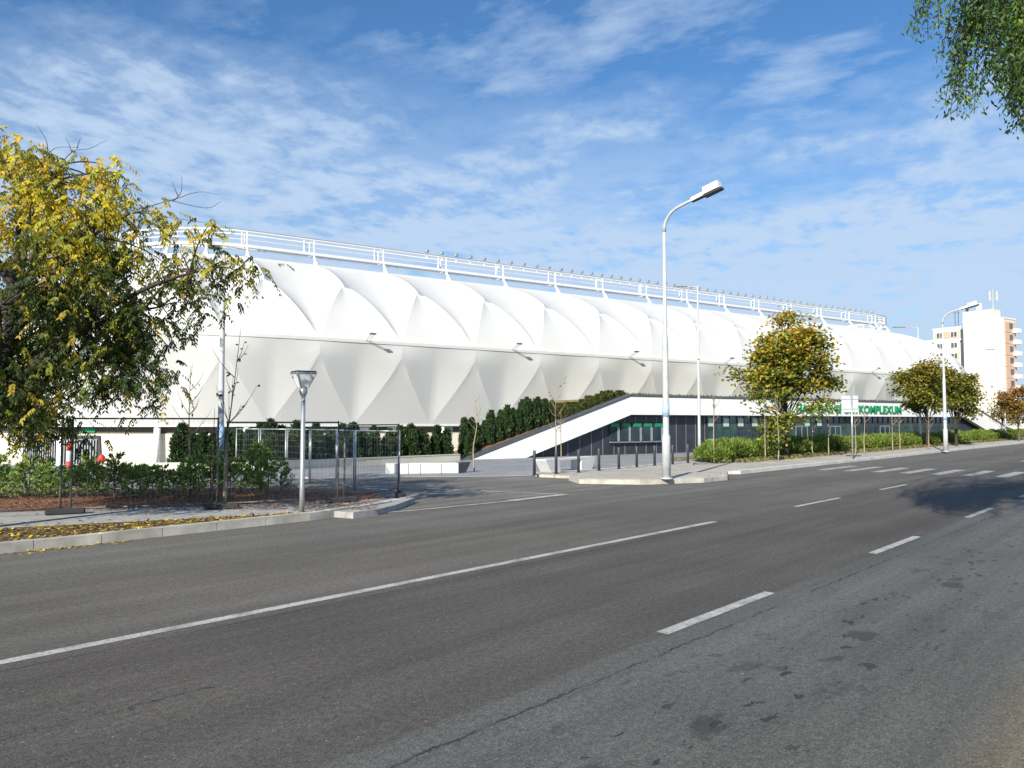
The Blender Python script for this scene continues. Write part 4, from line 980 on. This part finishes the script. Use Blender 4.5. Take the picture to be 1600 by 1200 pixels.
# low cream retaining wall in front of the conifers
c0 = pw[3].copy()
root = thing('retaining_wall', c0, 'low cream retaining wall in front of the row of columnar conifers', 'wall')
b = MB(); P = smooth_path(pw, 4); n = len(P); vs = []
for i, p in enumerate(P):
    t = (P[min(i+1, n-1)]-P[max(0, i-1)]); t.z = 0; t.normalize(); nn = Vector((-t.y, t.x, 0)); q = p-c0
    for o_, z in ((0, -.15), (0, .46), (.3, .46), (.3, -.15)): vs.append(q+nn*o_+Vector((0, 0, z)))
b.add(vs, [(i*4+j, (i+1)*4+j, (i+1)*4+(j+1) % 4, i*4+(j+1) % 4) for i in range(n-1) for j in range(4)]+[(3, 2, 1, 0), tuple(range(4*n-4, 4*n))]); b.build('wall_body', M['cream'], root)
b = MB(); vs = []
for i, p in enumerate(P):
    t = (P[min(i+1, n-1)]-P[max(0, i-1)]); t.z = 0; t.normalize(); nn = Vector((-t.y, t.x, 0)); q = p-c0
    for o_, z in ((-.03, .464), (-.03, .51), (.33, .51), (.33, .464)): vs.append(q+nn*o_+Vector((0, 0, z)))
b.add(vs, [(i*4+j, (i+1)*4+j, (i+1)*4+(j+1) % 4, i*4+(j+1) % 4) for i in range(n-1) for j in range(4)]+[(3, 2, 1, 0), tuple(range(4*n-4, 4*n))]); b.build('coping', M['brick'], root)
# soil behind that wall
b = MB(); pts_ = [stad(*(lambda sp: (sp[0], sp[1]))(to_stad(p))) for p in P]
inn = [p+SN*7 for p in P]
vs = [Vector((p.x, p.y, gz(p.x, p.y)+.3)) for p in [q_+SN*.28 for q_ in P]]+[Vector((p.x, p.y, gz(p.x, p.y)+.02)) for p in inn]
b.add(vs, [(i, i+1, n+i+1, n+i) for i in range(n-1)]); tag(b.build('conifer_bed', M['mulch'], None), kind='structure')
# temporary mesh fence
def fence_panel(A, B_, H, label, group, lower=.12, m='galv'):
    d = B_-A; d.z = 0; L = d.length; ang = math.atan2(d.y, d.x); root = thing('mesh_fence', A, label, 'fence', group, ang); r = .021; b = MB()
    b.tube([(.05, 0, .0), (.05, 0, H)], r, 8); b.tube([(L-.05, 0, .0), (L-.05, 0, H)], r, 8); b.tube([(.05, 0, H-.03), (L-.05, 0, H-.03)], r*.85, 8); b.tube([(.05, 0, lower), (L-.05, 0, lower)], r*.85, 8)
    b.build('frame', M[m], root, None, True); b = MB(); n = int(L/.10)
    for i in range(1, n): b.box((.05+(L-.1)*i/n, 0, (lower+H)/2), (.002, .002, H-lower-.05))
    for k in range(1, 8): b.box((L/2, 0.004, lower+(H-lower)*k/8), (L-.1, .0026, .0026))
    b.build('wire_mesh', M[m], root); return root
def foot(P, ang, label):
    root = thing('ballast_block', P, label, 'fence foot', 'rubber fence feet', ang)
    MB().box((0, 0, .065), (.72, .24, .13), 0, .03).build('block', M['rubber'], root); MB().tube([(-.12, 0, .13), (-.12, 0, .16)], .03, 8).build('socket', M['rubber'], root); return root
fp = [gp(-190, 818, Z), gp(102, 803.5, Z), gp(346, 795.5, Z), gp(534, 785, Z), gp(625, 776.5, .02)]
hs = [1.98, 1.98, 1.9, 1.84]
fl_ = ['mesh fence panel at the far left standing on the footpath under the tree', 'mesh fence panel between the far left foot and the foot by the tall sapling', 'mesh fence panel in front of the last young conifers, behind the short lamp', 'narrow mesh fence panel at the end of the mulch bed beside the driveway']
for i in range(4):
    a, b_ = fp[i], fp[i+1]; dv = (b_-a).normalized()*.045; fence_panel(a+dv, b_-dv, hs[i], fl_[i], 'mesh fence panels along the footpath', .12, 'shadesteel')  # footpath panels use the galvanised steel with tree shade in its colour
fol = ['black rubber fence foot on the path at the far left', 'black rubber fence foot beside the tallest sapling', 'black rubber fence foot near the kerb bend', 'small black rubber foot at the driveway end of the fence']
for i in range(1, 5):
    dv = fp[i]-fp[i-1]; foot(fp[i] if i < 4 else fp[i], math.atan2(dv.y, dv.x)+(.0 if i < 4 else .6), fol[i-1])
bk = [(626, 773), (553, 769), (526, 759), (484, 753), (447, 749), (405, 746), (367, 744)]; bp = [gp(x, y, .01) for x, y in bk]
bl = ['sunlit mesh panel leading back from the driveway end of the fence', 'second sunlit mesh panel from the right in the fence row on the plaza', 'third sunlit mesh panel from the right in the fence row on the plaza', 'fourth sunlit mesh panel from the right in the fence row on the plaza', 'fifth sunlit mesh panel from the right in the fence row on the plaza', 'farthest mesh panel of the plaza row, near the tall pole']
for i in range(6): fence_panel(bp[i+1], bp[i], 1.78, bl[i], 'mesh fence panels across the plaza')
# red and white standpipes behind the young conifers
def standpipe(P, label):
    root = thing('hydrant', P, label, 'hydrant', 'red topped hydrants'); MB().tube([(0, 0, 0), (0, 0, .62)], .10, 12).build('pipe', M['white'], root, None, True)
    MB().tube([(0, 0, .62), (0, 0, .72), (0, 0, .95), (0, 0, 1.05), (0, 0, 1.1)], [.13, .17, .17, .10, .03], 12).build('cap', M['red'], root, None, True)
    MB().tube([(-.3, 0, .8), (.3, 0, .8)], .07, 10).build('outlet', M['red'], root, None, True)
standpipe(gt(158, 742), 'red capped hydrant right of the garage gate behind the young conifers')
P = gt(107, 750); root = thing('marker_post', P, 'white post with red bands in front of the garage gate', 'post')
MB().tube([(0, 0, 0), (0, 0, 2.0)], .09, 10).build('post', M['white'], root, None, True)
for z in (.35, 1.05): MB().tube([(0, 0, z), (0, 0, z+.32)], .094, 10).build('band', M['red'], root, None, True)
MB().tube([(0, 0, 2.0), (0, 0, 2.04)], .10, 10).build('cap', M['galv'], root)
P = gt(336, 728); root = thing('utility_cabinet', P, 'small white utility cabinet behind the tall pole', 'cabinet')
MB().box((0, 0, .5), (.5, .35, 1.0), .3, .02).build('cabinet_body', M['stucco'], root); MB().box((0, 0, 1.03), (.56, .4, .05), .3, .01).build('lid', M['seam'], root)

# ------------------------------------------------------------------ apartment houses behind
def block(name, px0, Y0, length_n, length_u, ztop, label, gable_windows, seed=0):
    """corner nearest the right: gable runs back-left along SN, long side along SU"""
    c = at(px0, 660, Y0); c.z = 0; root = thing(name, c, label, 'apartment building'); n, u = SN, SU; H = ztop
    b = MB(); b.extrude([Vector((0, 0, -2)), n*length_n+Vector((0, 0, -2)), n*length_n+u*length_u+Vector((0, 0, -2)), u*length_u+Vector((0, 0, -2))], Vector((0, 0, H+2))); b.build('wall', M['flat'], root)
    b = MB(); o = .12; b.extrude([-n*o-u*o+Vector((0, 0, H+.01)), n*(length_n+o)-u*o+Vector((0, 0, H+.01)), n*(length_n+o)+u*(length_u+o)+Vector((0, 0, H+.01)), -n*o+u*(length_u+o)+Vector((0, 0, H+.01))], Vector((0, 0, .35))); b.build('roof_edge', M['stucco'], root)
    return root
tw = block('apartment_tower', 1573, 190, 9.6, 6.2, 27.6, 'cream apartment tower with a blank gable and salmon balconies on its right side', False)
n, u = SN, SU
for k in range(9):
    z = 1.5+k*2.85
    b = MB(); b.extrude([u*.5-n*.04+Vector((0, 0, z)), u*5.9-n*.04+Vector((0, 0, z)), u*5.9-n*.04+Vector((0, 0, z+2.6)), u*.5-n*.04+Vector((0, 0, z+2.6))], -n*.08); p_ = b.build('facade_panel', M['orange'], tw)
    b = MB(); b.extrude([u*2.6-n*.14+Vector((0, 0, z+.9)), u*4.3-n*.14+Vector((0, 0, z+.9)), u*4.3-n*.14+Vector((0, 0, z+2.3)), u*2.6-n*.14+Vector((0, 0, z+2.3))], -n*.05); b.build('window', M['pane'], tw)
    b = MB(); b.extrude([u*4.5-n*.13+Vector((0, 0, z)), u*6.3-n*.13+Vector((0, 0, z)), u*6.3-n*.13+Vector((0, 0, z+1.05)), u*4.5-n*.13+Vector((0, 0, z+1.05))], -n*1.2); b.build('balcony', M['stucco'], tw)
b = MB(); b.box(n*6.5+u*3+Vector((0, 0, 29.2)), (7, 4.5, 2.4), math.atan2(SN.y, SN.x)); b.build('lift_house', M['flat'], tw)
b = MB(); r0 = n*3.2+u*2+Vector((0, 0, 30.4)); b.tube([r0, r0+Vector((0, 0, 5))], .14, 6)
for dx in (-1, 1): b.box(r0+Vector((dx*.9, 0, 3.4)), (.55, .3, 2.4)); b.tube([r0+Vector((0, 0, 2.6)), r0+Vector((dx*.9, 0, 2.6))], .07, 5)
b.build('antenna_mast', M['lampgrey'], tw)
b = MB(); r0 = n*6.6+u*2+Vector((0, 0, 30.4)); b.box(r0+Vector((0, 0, .9)), (.9, .9, 1.9)); b.build('flue', M['stucco'], tw)
b = MB(); r0 = n*9.0+u*1+Vector((0, 0, 28)); b.tube([r0, r0+Vector((0, 0, 4.0))], .12, 6); b.box(r0+Vector((0, 0, 3.2)), (.6, .3, 1.4)); b.build('antenna_mast', M['dark'], tw)
def winblock(px0, Y0, ln, lu, ztop, label, cols, rows_, orange_rows):
    r = block('apartment_building', px0, Y0, ln, lu, ztop, label, True)
    for j in range(rows_):
        z = ztop-2.3-2.9*j
        if z < 2: break
        if j in orange_rows:
            b = MB(); b.extrude([n*.6-u*.03+Vector((0, 0, z-.25)), n*(ln-.6)-u*.03+Vector((0, 0, z-.25)), n*(ln-.6)-u*.03+Vector((0, 0, z+1.55)), n*.6-u*.03+Vector((0, 0, z+1.55))], -u*.05); b.build('facade_panel', M['orange'], r)
        for i in range(cols):
            a = ln*(i+.5)/cols-.8
            f = MB().extrude([n*(a-.1)-u*.10+Vector((0, 0, z-.1)), n*(a+1.7)-u*.10+Vector((0, 0, z-.1)), n*(a+1.7)-u*.10+Vector((0, 0, z+1.4)), n*(a-.1)-u*.10+Vector((0, 0, z+1.4))], -u*.05).build('window', M['stucco'], r)
            b = MB()
            for q in (0, .85): b.extrude([n*(a+q+.04)-u*.16+Vector((0, 0, z)), n*(a+q+.75)-u*.16+Vector((0, 0, z)), n*(a+q+.75)-u*.16+Vector((0, 0, z+1.3)), n*(a+q+.04)-u*.16+Vector((0, 0, z+1.3))], -u*.02)
            b.build('pane', M['pane'], f)
    return r
wbk = winblock(1506, 205, 7.4, 10, 27.2, 'middle apartment block with salmon panels between its windows, left of the tower', 2, 9, (0, 2, 4, 6))
winblock(1474, 215, 4.2, 10, 24.8, 'lowest leftmost apartment block with salmon window panels, behind the stadium end', 1, 8, (0, 2, 4, 6))
b = MB(); r0 = n*3+u*3+Vector((0, 0, 27.5))
for dx in (0, .9): b.tube([r0+Vector((dx, 0, 0)), r0+Vector((dx, 0, 5))], .07, 5); b.tube([r0+Vector((dx-.5, 0, 4.2)), r0+Vector((dx+.5, 0, 4.2))], .05, 5)
b.build('antenna_mast', M['dark'], wbk)
# low white wall at the far right
wa, wb_ = at(1532, 672, 135), at(1640, 672, 120); d = wb_-wa; d.z = 0; wa.z = -.5
root = thing('boundary_wall', wa, 'low white boundary wall far behind the hedge at the right', 'wall', None, math.atan2(d.y, d.x))
MB().box((d.length/2, 0, 1.2), (d.length, .3, 2.4)).build('wall_body', M['stucco'], root); MB().box((d.length/2, 0, 2.44), (d.length+.1, .4, .08)).build('coping', M['coping'], root)

# ------------------------------------------------------------------ light, sky, camera
ELEV = math.radians(28); AZ = math.radians(25)            # shadows fall towards AZ right of straight ahead
sd = bpy.data.lights.new('sun', 'SUN'); sd.energy = 3.9; sd.angle = math.radians(0.5); sd.color = (1.0, 0.94, 0.82)
so_ = bpy.data.objects.new('sun', sd); COL.objects.link(so_)
so_.rotation_euler = Vector((math.sin(AZ)*math.cos(ELEV), math.cos(AZ)*math.cos(ELEV), -math.sin(ELEV))).to_track_quat('-Z', 'Y').to_euler()
so_.location = (-20, -30, 40)
wd = bpy.data.worlds.new('World'); scene.world = wd; wd.use_nodes = True; N = wd.node_tree.nodes; L = wd.node_tree.links; N.clear()
out = N.new('ShaderNodeOutputWorld'); bg = N.new('ShaderNodeBackground'); L.new(bg.outputs[0], out.inputs[0])
sky = N.new('ShaderNodeTexSky'); sky.sky_type = 'NISHITA'; sky.sun_disc = False; sky.sun_elevation = ELEV; sky.sun_rotation = AZ+PI
sky.altitude = 200; sky.air_density = 1.25; sky.dust_density = 0.6; sky.ozone_density = 2.2
tc = N.new('ShaderNodeTexCoord'); sx = N.new('ShaderNodeSeparateXYZ'); L.new(tc.outputs['Generated'], sx.inputs[0])
zc = mth(N, L, 'MAXIMUM', sx.outputs[2], 0.0); dn = mth(N, L, 'ADD', zc, 0.10)
cb = N.new('ShaderNodeCombineXYZ'); L.new(mth(N, L, 'DIVIDE', sx.outputs[0], dn), cb.inputs[0]); L.new(mth(N, L, 'DIVIDE', sx.outputs[1], dn), cb.inputs[1])
PV = cb.outputs[0]
mp = N.new('ShaderNodeMapping'); mp.inputs['Rotation'].default_value = (0, 0, math.radians(25)); mp.inputs['Location'].default_value = (3.7, 11.3, 0); L.new(PV, mp.inputs['Vector']); PR = mp.outputs[0]
big = noise(N, L, PR, 0.9, 4, 0.5, (0.8, 1.3, 1)); mid = noise(N, L, PR, 2.4, 8, 0.62, (0.8, 1.25, 1)); rip = noise(N, L, PR, 7.5, 6, 0.6, (1.25, 0.9, 1))
zn = mth(N, L, 'ADD', zc, mth(N, L, 'ADD', mth(N, L, 'MULTIPLY', mth(N, L, 'SUBTRACT', mid, 0.5), 0.60), mth(N, L, 'MULTIPLY', mth(N, L, 'SUBTRACT', big, 0.5), 0.70)))
veil = ramp(N, L, zn, [(0.19, 1.0), (0.28, 0.88), (0.345, 0.34), (0.43, 0.0)])
tex = mth(N, L, 'ADD', mth(N, L, 'MULTIPLY', rip, 0.6), mth(N, L, 'MULTIPLY', mid, 0.55))
veil = mth(N, L, 'MULTIPLY', veil, ramp(N, L, mth(N, L, 'ADD', tex, ramp(N, L, zc, [(0.02, 0.16), (0.14, 0.08), (0.28, 0.0)])), [(0.49, 0.40), (0.575, 0.78), (0.65, 1.0)]))
wisp = mth(N, L, 'MULTIPLY', ramp(N, L, mid, [(0.50, 0.0), (0.66, 0.60)]), ramp(N, L, big, [(0.42, 0.05), (0.56, 1.0)]))
fac = mth(N, L, 'MINIMUM', mth(N, L, 'ADD', veil, wisp), 0.92)
skyc = mixc(N, L, 1.0, sky.outputs[0], (0.35, 0.575, 0.80), 'MULTIPLY')
L.new(mixc(N, L, fac, skyc, (3.1, 3.95, 5.15)), bg.inputs['Color']); bg.inputs['Strength'].default_value = 0.1
cam = bpy.data.cameras.new('camera'); co = bpy.data.objects.new('camera', cam); COL.objects.link(co); scene.camera = co
co.location = (0, 0, EYE); co.rotation_euler = (PI/2+PITCH, 0, 0); cam.sensor_width = 36; cam.lens = 36*F/1600; cam.clip_end = 6000; cam.clip_start = 0.05
scene.view_settings.view_transform = 'Standard'; scene.view_settings.look = 'None'; scene.view_settings.exposure = 0.82; scene.view_settings.gamma = 1.0
scene.cycles.max_bounces = 6
